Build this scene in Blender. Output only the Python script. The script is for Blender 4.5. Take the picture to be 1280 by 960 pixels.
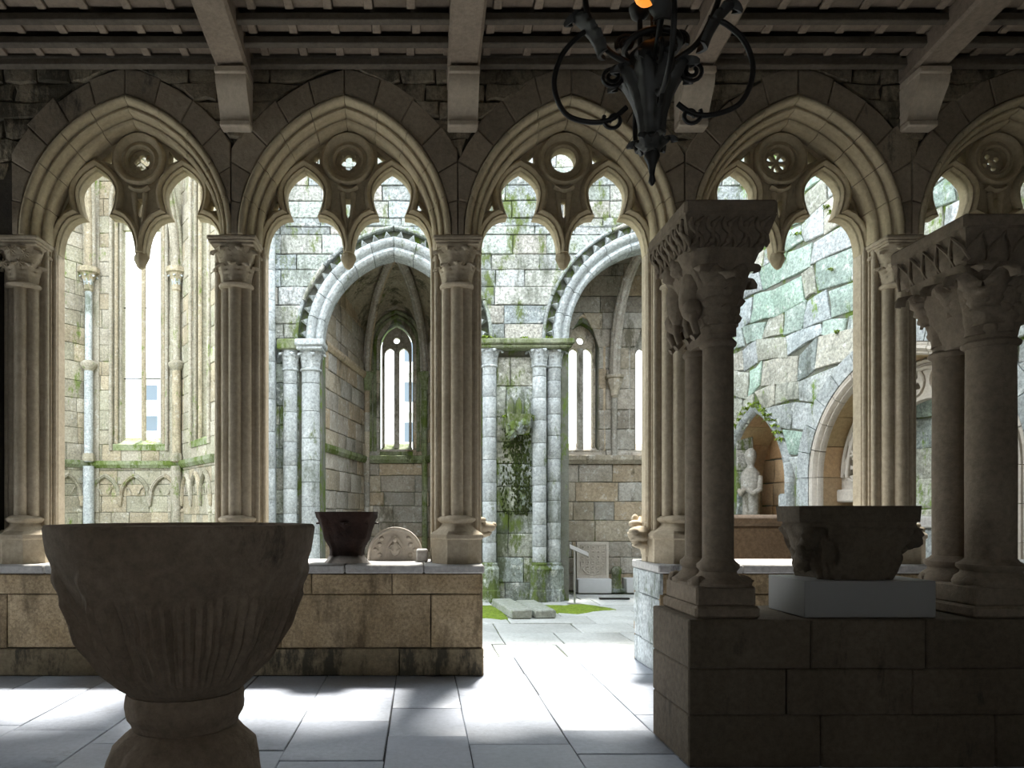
import bpy, math, random
from mathutils import Vector, Matrix, noise
from mathutils.geometry import tessellate_polygon
PI = math.pi
R_ = math.radians
scene = bpy.context.scene
for o in list(bpy.data.objects):
    bpy.data.objects.remove(o)
COL = scene.collection

# ------------------------------------------------------------------ camera
F = 900.0; PX = 525.0; PY = 640.0; EYE = 1.464
cam_d = bpy.data.cameras.new('camera')
cam = bpy.data.objects.new('camera', cam_d)
COL.objects.link(cam)
cam.location = (0, 0, EYE)
cam.rotation_euler = (R_(90), 0, 0)
cam_d.sensor_fit = 'HORIZONTAL'
cam_d.sensor_width = 36.0
cam_d.lens = F / 1280.0 * 36.0
cam_d.shift_x = (640.0 - PX) / 1280.0
cam_d.shift_y = (PY - 480.0) / 1280.0
cam_d.clip_end = 500
scene.camera = cam

# ------------------------------------------------------------------ sky, sun, exposure
world = bpy.data.worlds.new('overcast_sky')
scene.world = world
world.use_nodes = True
wn = world.node_tree.nodes
bg = wn['Background']
bg.inputs[0].default_value = (0.86, 0.93, 1.0, 1)
bg.inputs[1].default_value = 2.6
sun_d = bpy.data.lights.new('sun', 'SUN')
sun_d.energy = 6.0
sun_d.angle = R_(7)
sun_d.color = (1.0, 0.97, 0.92)
sun = bpy.data.objects.new('sun', sun_d)
COL.objects.link(sun)
SUN_EL, SUN_AZ = R_(64), R_(14)
sd = Vector((math.sin(SUN_AZ) * math.cos(SUN_EL), math.cos(SUN_AZ) * math.cos(SUN_EL), math.sin(SUN_EL)))
sun.rotation_euler = sd.to_track_quat('Z', 'Y').to_euler()
sun.location = (3, 10, 20)
vs = scene.view_settings
vs.view_transform = 'Standard'
vs.look = 'None'
vs.gamma = 1.0
vs.use_curve_mapping = False
vs.exposure = 1.15

# ------------------------------------------------------------------ materials
def new_mat(name):
    m = bpy.data.materials.new(name)
    m.use_nodes = True
    return m, m.node_tree, m.node_tree.nodes['Principled BSDF']

def N(t, typ, **kw):
    n = t.nodes.new(typ)
    for k, v in kw.items():
        setattr(n, k, v)
    return n

def noise_node(t, vec, scale, detail=6, rough=0.6):
    n = N(t, 'ShaderNodeTexNoise')
    n.inputs['Scale'].default_value = scale
    n.inputs['Detail'].default_value = detail
    n.inputs['Roughness'].default_value = rough
    t.links.new(vec, n.inputs['Vector'])
    return n.outputs['Fac']

def ramp(t, fac, stops):
    r = N(t, 'ShaderNodeValToRGB')
    e = r.color_ramp.elements
    while len(e) < len(stops):
        e.new(0.5)
    for i, (p, c) in enumerate(stops):
        e[i].position = p
        e[i].color = (c[0], c[1], c[2], 1) if isinstance(c, tuple) else (c, c, c, 1)
    t.links.new(fac, r.inputs[0])
    return r.outputs[0]

def mixc(t, fac, a, b, mode='MIX'):
    m = N(t, 'ShaderNodeMix', data_type='RGBA', blend_type=mode)
    for sock, v in ((m.inputs[0], fac), (m.inputs[6], a), (m.inputs[7], b)):
        if isinstance(v, (int, float)):
            sock.default_value = v
        elif isinstance(v, tuple):
            sock.default_value = (v[0], v[1], v[2], 1)
        else:
            t.links.new(v, sock)
    return m.outputs[2]

def mth(t, op, a, b=None):
    m = N(t, 'ShaderNodeMath', operation=op)
    for i, v in enumerate((a, b)):
        if v is None:
            continue
        if isinstance(v, (int, float)):
            m.inputs[i].default_value = v
        else:
            t.links.new(v, m.inputs[i])
    return m.outputs[0]

def stone(name, c1, c2, var=0.25, stain=None, stain_at=0.6, stain_w=0.08, moss=None, moss_at=0.62, speck=0.25,
          rough=0.92, bump=0.35, scale=1.0, tints=None, lichen=0.0, sunlit_top=None, spec=0.3):
    m, t, b = new_mat(name)
    pos = N(t, 'ShaderNodeNewGeometry').outputs['Position']
    oi = N(t, 'ShaderNodeObjectInfo')
    rnd = oi.outputs['Random']
    big = noise_node(t, pos, 1.7 * scale, 5, 0.65)
    c = mixc(t, ramp(t, big, [(0.32, 0.0), (0.68, 1.0)]), c1, c2)
    if tints:
        st = [(i / len(tints), k) for i, k in enumerate(tints)]
        r = N(t, 'ShaderNodeValToRGB')
        r.color_ramp.interpolation = 'CONSTANT'
        e = r.color_ramp.elements
        while len(e) < len(st):
            e.new(0.5)
        for i, (p, k) in enumerate(st):
            e[i].position = p
            e[i].color = (*k, 1)
        t.links.new(rnd, r.inputs[0])
        c = mixc(t, 1.0, c, r.outputs[0], 'MULTIPLY')
    r2 = mth(t, 'FRACT', mth(t, 'MULTIPLY', rnd, 17.31))
    br = ramp(t, r2, [(0.0, 1 - var), (1.0, 1.0)])
    c = mixc(t, 1.0, c, br, 'MULTIPLY')
    fine = noise_node(t, pos, 24 * scale, 6, 0.75)
    c = mixc(t, speck, c, ramp(t, fine, [(0.33, 0.15), (0.62, 1.25)]), 'MULTIPLY')
    if lichen:
        l = noise_node(t, pos, 9 * scale, 6, 0.75)
        c = mixc(t, ramp(t, l, [(0.56, 0.0), (0.64, lichen)]), c, (0.85, 0.86, 0.82))
    if stain:
        mp = N(t, 'ShaderNodeMapping')
        mp.inputs['Scale'].default_value = (1.6, 1.6, 0.55)
        t.links.new(pos, mp.inputs['Vector'])
        s = noise_node(t, mp.outputs[0], 1.5 * scale, 8, 0.72)
        c = mixc(t, ramp(t, s, [(stain_at, 0.0), (stain_at + stain_w, 0.85)]), c, stain)
    if moss:
        mp = N(t, 'ShaderNodeMapping')
        mp.inputs['Location'].default_value = (7.3, 2.1, 4.4)
        mp.inputs['Scale'].default_value = (1.3, 1.3, 0.6)
        t.links.new(pos, mp.inputs['Vector'])
        s = noise_node(t, mp.outputs[0], 2.0 * scale, 9, 0.78)
        mk = ramp(t, s, [(moss_at, 0.0), (moss_at + 0.07, 0.9)])
        mc = mixc(t, fine, moss, (moss[0] * 1.4, moss[1] * 1.35, moss[2] * 1.2))
        c = mixc(t, mk, c, mc)
    if sunlit_top:  # sunlight painted as a paler colour on upward faces
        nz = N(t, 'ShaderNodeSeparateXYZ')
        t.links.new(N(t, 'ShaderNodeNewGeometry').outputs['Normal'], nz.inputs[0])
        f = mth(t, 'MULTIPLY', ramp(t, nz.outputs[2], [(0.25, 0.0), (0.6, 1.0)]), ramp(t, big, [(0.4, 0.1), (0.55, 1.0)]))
        c = mixc(t, f, c, sunlit_top)
    t.links.new(c, b.inputs['Base Color'])
    b.inputs['Roughness'].default_value = rough
    b.inputs['Specular IOR Level'].default_value = spec
    bp = N(t, 'ShaderNodeBump')
    bp.inputs['Strength'].default_value = bump
    bp.inputs['Distance'].default_value = 0.02
    hh = mth(t, 'ADD', mth(t, 'MULTIPLY', fine, 0.5), noise_node(t, pos, 11 * scale, 6, 0.65))
    t.links.new(hh, bp.inputs['Height'])
    t.links.new(bp.outputs[0], b.inputs['Normal'])
    return m

def plain(name, c, rough=0.6, metal=0.0, emit=None, es=0.0, var=0.1):
    m, t, b = new_mat(name)
    pos = N(t, 'ShaderNodeNewGeometry').outputs['Position']
    n = noise_node(t, pos, 14, 4)
    t.links.new(mixc(t, n, tuple(x * (1 - var) for x in c), tuple(min(1, x * (1 + var)) for x in c)), b.inputs['Base Color'])
    b.inputs['Roughness'].default_value = rough
    b.inputs['Metallic'].default_value = metal
    if emit:
        b.inputs['Emission Color'].default_value = (*emit, 1)
        b.inputs['Emission Strength'].default_value = es
    return m

MT = {}
MT['arch'] = stone('arcade_stone', (0.58, 0.48, 0.31), (0.44, 0.36, 0.225), var=0.12, stain=(0.10, 0.08, 0.06), stain_at=0.66, speck=0.22, bump=0.3)
MT['pier'] = stone('column_stone', (0.52, 0.435, 0.315), (0.40, 0.33, 0.225), var=0.1, speck=0.25, bump=0.28)
MT['spandrel'] = stone('spandrel_stone', (0.40, 0.325, 0.225), (0.30, 0.235, 0.16), var=0.25, stain=(0.05, 0.045, 0.035), stain_at=0.6, speck=0.3, bump=0.5)
MT['rubble'] = stone('rubble_stone', (0.46, 0.38, 0.25), (0.25, 0.20, 0.14), var=0.35, stain=(0.05, 0.045, 0.03), stain_at=0.52, speck=0.5, bump=1.0)
MT['mortar'] = stone('mortar', (0.10, 0.085, 0.06), (0.06, 0.05, 0.04), bump=0.6)
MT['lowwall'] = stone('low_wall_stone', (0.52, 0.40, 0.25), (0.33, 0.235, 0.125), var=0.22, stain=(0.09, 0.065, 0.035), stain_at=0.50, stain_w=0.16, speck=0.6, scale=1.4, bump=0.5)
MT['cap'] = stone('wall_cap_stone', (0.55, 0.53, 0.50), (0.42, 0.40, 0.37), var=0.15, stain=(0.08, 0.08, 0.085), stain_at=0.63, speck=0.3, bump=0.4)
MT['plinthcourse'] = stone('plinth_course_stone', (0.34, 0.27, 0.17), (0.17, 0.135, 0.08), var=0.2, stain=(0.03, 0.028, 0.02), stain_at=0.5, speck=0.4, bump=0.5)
MT['fore'] = stone('dark_granite', (0.17, 0.135, 0.095), (0.115, 0.09, 0.062), var=0.12, stain=(0.035, 0.03, 0.025), stain_at=0.6, speck=0.35, bump=0.6)
MT['forecol'] = stone('granite_column', (0.28, 0.225, 0.16), (0.20, 0.155, 0.11), var=0.08, speck=0.3, bump=0.45)
MT['font'] = stone('font_granite', (0.34, 0.26, 0.185), (0.24, 0.18, 0.125), var=0.05, stain=(0.04, 0.03, 0.025), stain_at=0.6, speck=0.3, bump=0.5)
MT['carved'] = stone('dark_red_carved_stone', (0.032, 0.014, 0.008), (0.010, 0.006, 0.005), var=0.05, speck=0.4, bump=0.8, sunlit_top=(0.55, 0.5, 0.45))  # its sunlit top is put into the colour
MT['relief'] = stone('pale_relief_stone', (0.60, 0.55, 0.48), (0.48, 0.43, 0.36), var=0.1, speck=0.2, bump=0.3)
PT = [(1, 1, 1), (0.86, 0.92, 0.95), (1.0, 0.98, 0.9), (0.8, 0.84, 0.86), (0.95, 1.0, 0.93), (1.0, 0.93, 0.84), (0.72, 0.75, 0.74)]
MT['ruin'] = stone('ruin_ashlar', (0.58, 0.60, 0.585), (0.40, 0.42, 0.40), var=0.3, stain=(0.09, 0.10, 0.07), stain_at=0.515, stain_w=0.12, moss=(0.08, 0.11, 0.02), moss_at=0.535, speck=0.85, bump=0.7, tints=PT, lichen=0.5)
MT['ruinmossy'] = stone('mossy_ashlar', (0.54, 0.57, 0.54), (0.36, 0.39, 0.35), var=0.25, stain=(0.06, 0.075, 0.03), stain_at=0.47, stain_w=0.1, moss=(0.075, 0.11, 0.015), moss_at=0.50, speck=0.75, bump=0.8, tints=PT, lichen=0.6)
MT['ruinshaft'] = stone('ruin_shaft', (0.58, 0.62, 0.62), (0.43, 0.46, 0.45), var=0.22, stain=(0.10, 0.12, 0.08), stain_at=0.56, stain_w=0.12, moss=(0.08, 0.11, 0.02), moss_at=0.59, speck=0.6, bump=0.6, lichen=0.4)
RT = [(1, 1, 1), (0.82, 0.95, 0.86), (0.93, 0.97, 1.0), (1.0, 0.92, 0.80), (0.75, 0.80, 0.78), (0.80, 1.0, 0.86), (0.9, 0.86, 0.74), (0.95, 0.95, 0.97)]
MT['ruinright'] = stone('rubble_ruin_stone', (0.70, 0.73, 0.71), (0.48, 0.52, 0.50), var=0.3, stain=(0.10, 0.11, 0.09), stain_at=0.56, stain_w=0.12, moss=(0.13, 0.22, 0.02), moss_at=0.57, speck=0.65, bump=1.0, tints=RT, lichen=0.5)
MT['brownchest'] = stone('sarcophagus_stone', (0.22, 0.165, 0.12), (0.15, 0.11, 0.08), speck=0.4)
MT['darkmoss'] = stone('hanging_moss', (0.05, 0.075, 0.012), (0.035, 0.045, 0.012), speck=0.6, bump=1.0)
MT['ruinmortar'] = stone('ruin_mortar', (0.24, 0.24, 0.21), (0.13, 0.14, 0.10), moss=(0.08, 0.13, 0.01), moss_at=0.5, bump=0.8)
MT['apse'] = stone('apse_masonry', (0.58, 0.54, 0.47), (0.40, 0.36, 0.29), var=0.3, stain=(0.09, 0.08, 0.05), stain_at=0.56, moss=(0.09, 0.12, 0.02), moss_at=0.63, speck=0.45, bump=0.6, tints=[(1, 1, 1), (0.9, 0.92, 0.93), (1.0, 0.88, 0.72), (0.8, 0.78, 0.75), (1, 0.95, 0.85)], lichen=0.3)
MT['mainapse'] = stone('main_apse_stone', (0.47, 0.43, 0.335), (0.34, 0.305, 0.23), var=0.22, stain=(0.11, 0.11, 0.06), stain_at=0.57, stain_w=0.12, moss=(0.09, 0.14, 0.015), moss_at=0.57, speck=0.55, bump=0.6, tints=[(1, 1, 1), (0.94, 0.97, 0.92), (1.0, 0.94, 0.84), (0.88, 0.88, 0.84)], lichen=0.2)
MT['vault'] = stone('vault_plaster', (0.45, 0.40, 0.30), (0.26, 0.22, 0.15), stain=(0.06, 0.06, 0.03), stain_at=0.52, moss=(0.08, 0.11, 0.02), moss_at=0.58, speck=0.45, bump=0.6)
MT['warm'] = stone('warm_sandstone', (0.60, 0.44, 0.27), (0.46, 0.31, 0.17), var=0.25, speck=0.3, bump=0.4, tints=[(1, 1, 1), (1, 0.85, 0.7), (0.85, 0.9, 0.85), (1.0, 0.95, 0.9)])
MT['mossy'] = stone('mossy_trim', (0.36, 0.38, 0.28), (0.20, 0.24, 0.10), stain=(0.05, 0.06, 0.02), stain_at=0.55, moss=(0.07, 0.105, 0.012), moss_at=0.50, speck=0.5, bump=1.0)
MT['court'] = stone('courtyard_flag', (0.60, 0.62, 0.60), (0.46, 0.48, 0.46), var=0.15, stain=(0.22, 0.23, 0.2), stain_at=0.62, moss=(0.18, 0.26, 0.03), moss_at=0.64, speck=0.25, bump=0.4, rough=0.6, spec=0.4)
MT['moss'] = stone('moss_bed', (0.17, 0.26, 0.02), (0.24, 0.33, 0.04), stain=(0.08, 0.12, 0.01), stain_at=0.55, speck=0.6, bump=1.0)
MT['slab'] = stone('floor_slab', (0.44, 0.465, 0.515), (0.36, 0.385, 0.43), var=0.12, stain=(0.22, 0.22, 0.23), stain_at=0.6, speck=0.2, bump=0.12, rough=0.42, spec=0.5)
MT['joint'] = stone('floor_joint', (0.07, 0.07, 0.07), (0.04, 0.04, 0.045), bump=0.3)
MT['ground'] = stone('far_ground', (0.32, 0.34, 0.26), (0.25, 0.28, 0.18), moss=(0.10, 0.16, 0.02), moss_at=0.5)
MT['wood'] = stone('beam_wood', (0.33, 0.26, 0.19), (0.24, 0.185, 0.135), var=0.15, speck=0.3, bump=0.25, rough=0.7)
MT['wooddark'] = stone('purlin_wood', (0.17, 0.14, 0.105), (0.105, 0.085, 0.062), var=0.2, speck=0.3, bump=0.25, rough=0.75)
MT['tile'] = stone('ceiling_board_wood', (0.32, 0.25, 0.18), (0.22, 0.17, 0.125), var=0.35, speck=0.25, bump=0.25, rough=0.8)
MT['corbel'] = stone('corbel_stone', (0.56, 0.47, 0.35), (0.46, 0.38, 0.28), var=0.1, speck=0.2, bump=0.25)
MT['plaster'] = stone('gallery_wall_stone', (0.50, 0.42, 0.31), (0.40, 0.33, 0.24), speck=0.3)
MT['iron'] = plain('wrought_iron', (0.022, 0.020, 0.018), rough=0.45, metal=0.6)
MT['ironleaf'] = plain('weathered_iron_leaf', (0.06, 0.058, 0.053), rough=0.5, metal=0.5, var=0.5)
MT['amber'] = plain('amber_bulb', (0.9, 0.35, 0.05), rough=0.3, emit=(1.0, 0.32, 0.04), es=0.5)
MT['white'] = plain('white_painted_board', (0.30, 0.29, 0.27), rough=0.6, var=0.03)
MT['whitestone'] = plain('white_plinth_paint', (0.62, 0.63, 0.64), rough=0.7, var=0.06)
MT['steel'] = plain('brushed_steel', (0.42, 0.42, 0.42), rough=0.35, metal=0.8)
MT['bldg'] = plain('far_render', (0.80, 0.80, 0.80), rough=0.8)
MT['glass'] = plain('far_window_glass', (0.10, 0.13, 0.16), rough=0.15)
MT['black'] = plain('hole_shade_black', (0.008, 0.008, 0.008), rough=0.9)  # near-black that stands in for shade inside a hole

# ------------------------------------------------------------------ mesh helpers
class MB:
    def __init__(s):
        s.v = []; s.f = []
    def add(s, vs, fs):
        o = len(s.v)
        s.v += [tuple(p) for p in vs]
        s.f += [tuple(i + o for i in f) for f in fs]
        return s
    def box(s, x0, x1, y0, y1, z0, z1):
        return s.add([(x0, y0, z0), (x1, y0, z0), (x1, y1, z0), (x0, y1, z0), (x0, y0, z1), (x1, y0, z1), (x1, y1, z1), (x0, y1, z1)],
                     [(0, 3, 2, 1), (4, 5, 6, 7), (0, 1, 5, 4), (1, 2, 6, 5), (2, 3, 7, 6), (3, 0, 4, 7)])
    def bbox(s, x0, x1, y0, y1, z0, z1, c=0.01):
        # chamfered box: 24 corners
        vs = []; idx = {}
        xs = (x0, x1); ys = (y0, y1); zs = (z0, z1)
        for i in (0, 1):
            for j in (0, 1):
                for k in (0, 1):
                    sx = c if i == 0 else -c; sy = c if j == 0 else -c; sz = c if k == 0 else -c
                    X, Y, Z = xs[i], ys[j], zs[k]
                    for a, p in (('x', (X, Y + sy, Z + sz)), ('y', (X + sx, Y, Z + sz)), ('z', (X + sx, Y + sy, Z))):
                        idx[(i, j, k, a)] = len(vs); vs.append(p)
        q = lambda *ks: tuple(idx[k] for k in ks)
        fs = []
        for i in (0, 1):
            f = [q((i, 0, 0, 'x'), (i, 1, 0, 'x'), (i, 1, 1, 'x'), (i, 0, 1, 'x'))][0]; fs.append(f if i else f[::-1])
            f = q((0, i, 0, 'y'), (1, i, 0, 'y'), (1, i, 1, 'y'), (0, i, 1, 'y')); fs.append(f[::-1] if i else f)
            f = q((0, 0, i, 'z'), (1, 0, i, 'z'), (1, 1, i, 'z'), (0, 1, i, 'z')); fs.append(f if i else f[::-1])
        for a in (0, 1):
            for b_ in (0, 1):
                fs.append(q((a, b_, 0, 'x'), (a, b_, 1, 'x'), (a, b_, 1, 'y'), (a, b_, 0, 'y')))
                fs.append(q((a, 0, b_, 'x'), (a, 1, b_, 'x'), (a, 1, b_, 'z'), (a, 0, b_, 'z')))
                fs.append(q((0, a, b_, 'y'), (1, a, b_, 'y'), (1, a, b_, 'z'), (0, a, b_, 'z')))
                for k in (0, 1):
                    fs.append(q((a, b_, k, 'x'), (a, b_, k, 'y'), (a, b_, k, 'z')))
        return s.add(vs, fs)
    def lathe(s, prof, n=24, cx=0, cy=0, cap=True, phase=0.0, fn=None):
        vs = []
        for (r, z) in prof:
            for k in range(n):
                a = 2 * PI * k / n + phase
                rr = r if fn is None else fn(r, z, a)
                vs.append((cx + rr * math.cos(a), cy + rr * math.sin(a), z))
        fs = []
        m = len(prof)
        for i in range(m - 1):
            for k in range(n):
                k2 = (k + 1) % n
                fs.append((i * n + k, i * n + k2, (i + 1) * n + k2, (i + 1) * n + k))
        if cap:
            fs.append(tuple(range(n))[::-1]); fs.append(tuple((m - 1) * n + k for k in range(n)))
        return s.add(vs, fs)
    def prism(s, poly, y0, y1):
        # polygon in xz, extruded along y
        n = len(poly)
        vs = [(p[0], y0, p[1]) for p in poly] + [(p[0], y1, p[1]) for p in poly]
        fs = [tuple(range(n)), tuple(range(2 * n - 1, n - 1, -1))]
        for i in range(n):
            j = (i + 1) % n
            fs.append((i, i + n, j + n, j))
        return s.add(vs, fs)
    def zprism(s, poly, z0, z1, top=None):
        n = len(poly); top = top or poly
        vs = [(p[0], p[1], z0) for p in poly] + [(p[0], p[1], z1) for p in top]
        fs = [tuple(range(n))[::-1], tuple(range(n, 2 * n))]
        for i in range(n):
            j = (i + 1) % n
            fs.append((i, j, j + n, i + n))
        return s.add(vs, fs)
    def plate(s, loops, y0, y1):
        # loops[0] outer, rest holes, in xz; tessellated plate with thickness
        flat = [p for l in loops for p in l]
        n = len(flat)
        tri = tessellate_polygon([[Vector((p[0], p[1], 0)) for p in l] for l in loops])
        vs = [(p[0], y0, p[1]) for p in flat] + [(p[0], y1, p[1]) for p in flat]
        fs = []
        for t in tri:
            fs.append(tuple(t)); fs.append(tuple(i + n for i in t[::-1]))
        o = 0
        for l in loops:
            k = len(l)
            for i in range(k):
                j = (i + 1) % k
                fs.append((o + i, o + i + n, o + j + n, o + j))
            o += k
        return s.add(vs, fs)
    def tube(s, pts, r, n=8, cap=True):
        pts = [Vector(p) for p in pts]
        m = len(pts)
        rs = r if isinstance(r, (list, tuple)) else [r] * m
        up = None; vs = []
        for i, p in enumerate(pts):
            tg = (pts[min(i + 1, m - 1)] - pts[max(i - 1, 0)])
            tg = tg.normalized() if tg.length > 1e-9 else Vector((0, 0, 1))
            if up is None:
                up = Vector((0, 1, 0)) if abs(tg.y) < 0.9 else Vector((1, 0, 0))
            a = tg.cross(up)
            a = a.normalized() if a.length > 1e-6 else Vector((1, 0, 0))
            up = a.cross(tg).normalized()
            for k in range(n):
                th = 2 * PI * k / n
                vs.append(p + (a * math.cos(th) + up * math.sin(th)) * rs[i])
        fs = []
        for i in range(m - 1):
            for k in range(n):
                k2 = (k + 1) % n
                fs.append((i * n + k, i * n + k2, (i + 1) * n + k2, (i + 1) * n + k))
        if cap:
            fs.append(tuple(range(n))[::-1]); fs.append(tuple((m - 1) * n + k for k in range(n)))
        return s.add(vs, fs)
    def sweep(s, path, prof, closed=False, y=0.0):
        # path in xz (list of 2D), profile (n, y) with n along the left normal; open or closed path
        m = len(path); k = len(prof); vs = []
        for i in range(m):
            if closed:
                p0, p1, p2 = path[i - 1], path[i], path[(i + 1) % m]
            else:
                p0, p1, p2 = path[max(i - 1, 0)], path[i], path[min(i + 1, m - 1)]
            d1 = Vector((p1[0] - p0[0], p1[1] - p0[1])); d2 = Vector((p2[0] - p1[0], p2[1] - p1[1]))
            if d1.length < 1e-9: d1 = d2
            if d2.length < 1e-9: d2 = d1
            d1.normalize(); d2.normalize()
            n1 = Vector((-d1.y, d1.x)); n2 = Vector((-d2.y, d2.x))
            nn = n1 + n2
            nn = nn.normalized() if nn.length > 1e-6 else n1
            sc = 1.0 / max(0.45, nn.dot(n1))
            for (a, b_) in prof:
                vs.append((p1[0] + nn.x * a * sc, y + b_, p1[1] + nn.y * a * sc))
        fs = []
        for i in range(m if closed else m - 1):
            j = (i + 1) % m
            for q in range(k):
                q2 = (q + 1) % k
                fs.append((i * k + q, j * k + q, j * k + q2, i * k + q2))
        if not closed:
            fs.append(tuple(range(k))); fs.append(tuple((m - 1) * k + q for q in range(k))[::-1])
        return s.add(vs, fs)
    def blob(s, c, r, n=14, m=9, rot=None, amp=0.0, fr=3.0, seed=0.0, fn=None):
        c = Vector(c); M = rot if rot is not None else Matrix.Identity(3)
        vs = []
        for i in range(m + 1):
            th = PI * i / m
            for k in range(n):
                ph = 2 * PI * k / n
                d = Vector((math.sin(th) * math.cos(ph), math.sin(th) * math.sin(ph), math.cos(th)))
                q = 1.0
                if amp: q += amp * noise.noise(d * fr + Vector((seed, seed * 1.7, -seed)))
                if fn: q *= fn(d)
                vs.append(c + M @ Vector((d.x * r[0] * q, d.y * r[1] * q, d.z * r[2] * q)))
        fs = []
        for i in range(m):
            for k in range(n):
                k2 = (k + 1) % n
                fs.append((i * n + k, (i + 1) * n + k, (i + 1) * n + k2, i * n + k2))
        return s.add(vs, fs)
    def mesh(s, name, mat, sharp=38):
        me = bpy.data.meshes.new(name)
        me.from_pydata(s.v, [], s.f)
        me.materials.append(MT[mat] if isinstance(mat, str) else mat)
        import bmesh
        bm = bmesh.new(); bm.from_mesh(me)
        if len(s.v) < 60000:
            bmesh.ops.remove_doubles(bm, verts=bm.verts, dist=1e-5)
        bmesh.ops.recalc_face_normals(bm, faces=bm.faces)
        for f in bm.faces: f.smooth = True
        bm.to_mesh(me); bm.free()
        me.set_sharp_from_angle(angle=R_(sharp))
        return me
    def build(s, name, mat, parent=None, sharp=38, loc=None, rot=None):
        return link(name, s.mesh(name, mat, sharp), parent, loc, rot)

def link(name, me, parent=None, loc=None, rot=None):
    o = bpy.data.objects.new(name, me)
    COL.objects.link(o)
    if parent is not None: o.parent = parent
    if loc is not None: o.location = loc
    if rot is not None: o.rotation_euler = rot
    return o

def thing(name, label, cat, loc=(0, 0, 0), group=None, rz=0.0, kind='thing'):
    o = bpy.data.objects.new(name, None)
    o.empty_display_size = 0.1
    COL.objects.link(o)
    o.location = loc; o.rotation_euler = (0, 0, rz)
    return tag(o, label, cat, group, kind)

def tag(o, label, cat, group=None, kind='thing'):
    o['label'] = label; o['category'] = cat; o['kind'] = kind
    if group: o['group'] = group
    return o

def copy_tree(o, parent=None):
    c = o.copy(); COL.objects.link(c); c.parent = parent
    for ch in list(o.children):
        copy_tree(ch, c)
    return c

def PXZ(px, py, Y):
    return ((px - PX) * Y / F, EYE + (PY - py) * Y / F)

def arch_curve(half, rise, n=16):
    # right half from (half,0) to (0,rise); pointed arch
    R = (half * half + rise * rise) / (2 * half)
    c = R - half
    return R, c

def arch_pts(R, c, n=0.0, seg=14, cx=0.0, cz=0.0, side=0):
    """pointed arch polyline at radius R+n, left to right (side 0) or one half"""
    Q = R + n
    am = math.acos(max(-1, min(1, c / Q)))
    right = [(-c + Q * math.cos(am * i / seg), Q * math.sin(am * i / seg)) for i in range(seg + 1)]
    left = [(-x, z) for x, z in right]
    if side == 1: out = right
    elif side == -1: out = left
    else: out = left + right[::-1][1:]
    return [(x + cx, z + cz) for x, z in out]

def voussoirs(mb_list, R, c, prof, nseg, cx, cz, gap=0.004, sub=4, y=0.0):
    """each voussoir of a pointed arch: MB per stone; prof closed list of (n, y)"""
    for sgn in (-1, 1):
        for sgm in range(nseg):
            t0 = sgm / nseg; t1 = (sgm + 1) / nseg
            g = gap / (R * 1.2)
            mb = MB(); vs = []; k = len(prof)
            for i in range(sub + 1):
                t = t0 + g + (t1 - t0 - 2 * g) * i / sub
                for (n_, yy) in prof:
                    Q = R + n_
                    am = math.acos(max(-1, min(1, c / Q)))
                    vs.append((cx + sgn * (-c + Q * math.cos(am * t)), y + yy, cz + Q * math.sin(am * t)))
            fs = []
            for i in range(sub):
                for q in range(k):
                    q2 = (q + 1) % k
                    fs.append((i * k + q, (i + 1) * k + q, (i + 1) * k + q2, i * k + q2))
            fs.append(tuple(range(k))); fs.append(tuple(sub * k + q for q in range(k))[::-1])
            mb.add(vs, fs)
            mb_list.append(mb)
    return mb_list

def clip_poly(poly, a, b, c):
    """keep a*x+b*z<=c"""
    out = []
    n = len(poly)
    for i in range(n):
        p, q = poly[i], poly[(i + 1) % n]
        dp = a * p[0] + b * p[1] - c; dq = a * q[0] + b * q[1] - c
        if dp <= 0: out.append(p)
        if (dp < 0 < dq) or (dq < 0 < dp):
            t = dp / (dp - dq)
            out.append((p[0] + (q[0] - p[0]) * t, p[1] + (q[1] - p[1]) * t))
    return out

class Frame:
    """wall frame: u along the wall, w out of the wall face, z up"""
    def __init__(s, o, p):
        s.o = Vector((o[0], o[1], 0)); e = Vector((p[0], p[1], 0)) - s.o
        s.L = e.length; s.u = e.normalized()
        s.w = Vector((s.u.y, -s.u.x, 0))      # right of travel
    def at(s, u, w, z):
        q = s.o + s.u * u + s.w * w
        return (q.x, q.y, z)

def stone_poly(fr, poly, rng, proud=0.0, chamf=0.012, back=-0.03, rough=0.0, dens=True):
    """a stone with a chamfered front from a polygon (u,z)"""
    pts = []
    n = len(poly)
    cu = sum(p[0] for p in poly) / n; cz = sum(p[1] for p in poly) / n
    for i in range(n):
        p, q = poly[i], poly[(i + 1) % n]
        pts.append((p[0] + rng.uniform(-rough, rough), p[1] + rng.uniform(-rough, rough)))
        if dens and n <= 5:
            pts.append(((p[0] + q[0]) / 2 + rng.uniform(-rough, rough), (p[1] + q[1]) / 2 + rng.uniform(-rough, rough)))
    m = len(pts)
    vs = []
    for (u, z) in pts: vs.append(fr.at(u, back, z))
    for (u, z) in pts: vs.append(fr.at(u, proud - chamf, z))
    for (u, z) in pts:
        d = Vector((cu - u, cz - z)); L = d.length
        k = min(chamf * 1.4, L * 0.4) / max(L, 1e-6)
        vs.append(fr.at(u + d.x * k, proud + rng.uniform(-rough, rough) * 0.3, z + d.y * k))
    fs = []
    for i in range(m):
        j = (i + 1) % m
        fs.append((i, j, j + m, i + m)); fs.append((i + m, j + m, j + 2 * m, i + 2 * m))
    fs.append(tuple(range(2 * m, 3 * m)))
    return MB().add(vs, fs)

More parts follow.
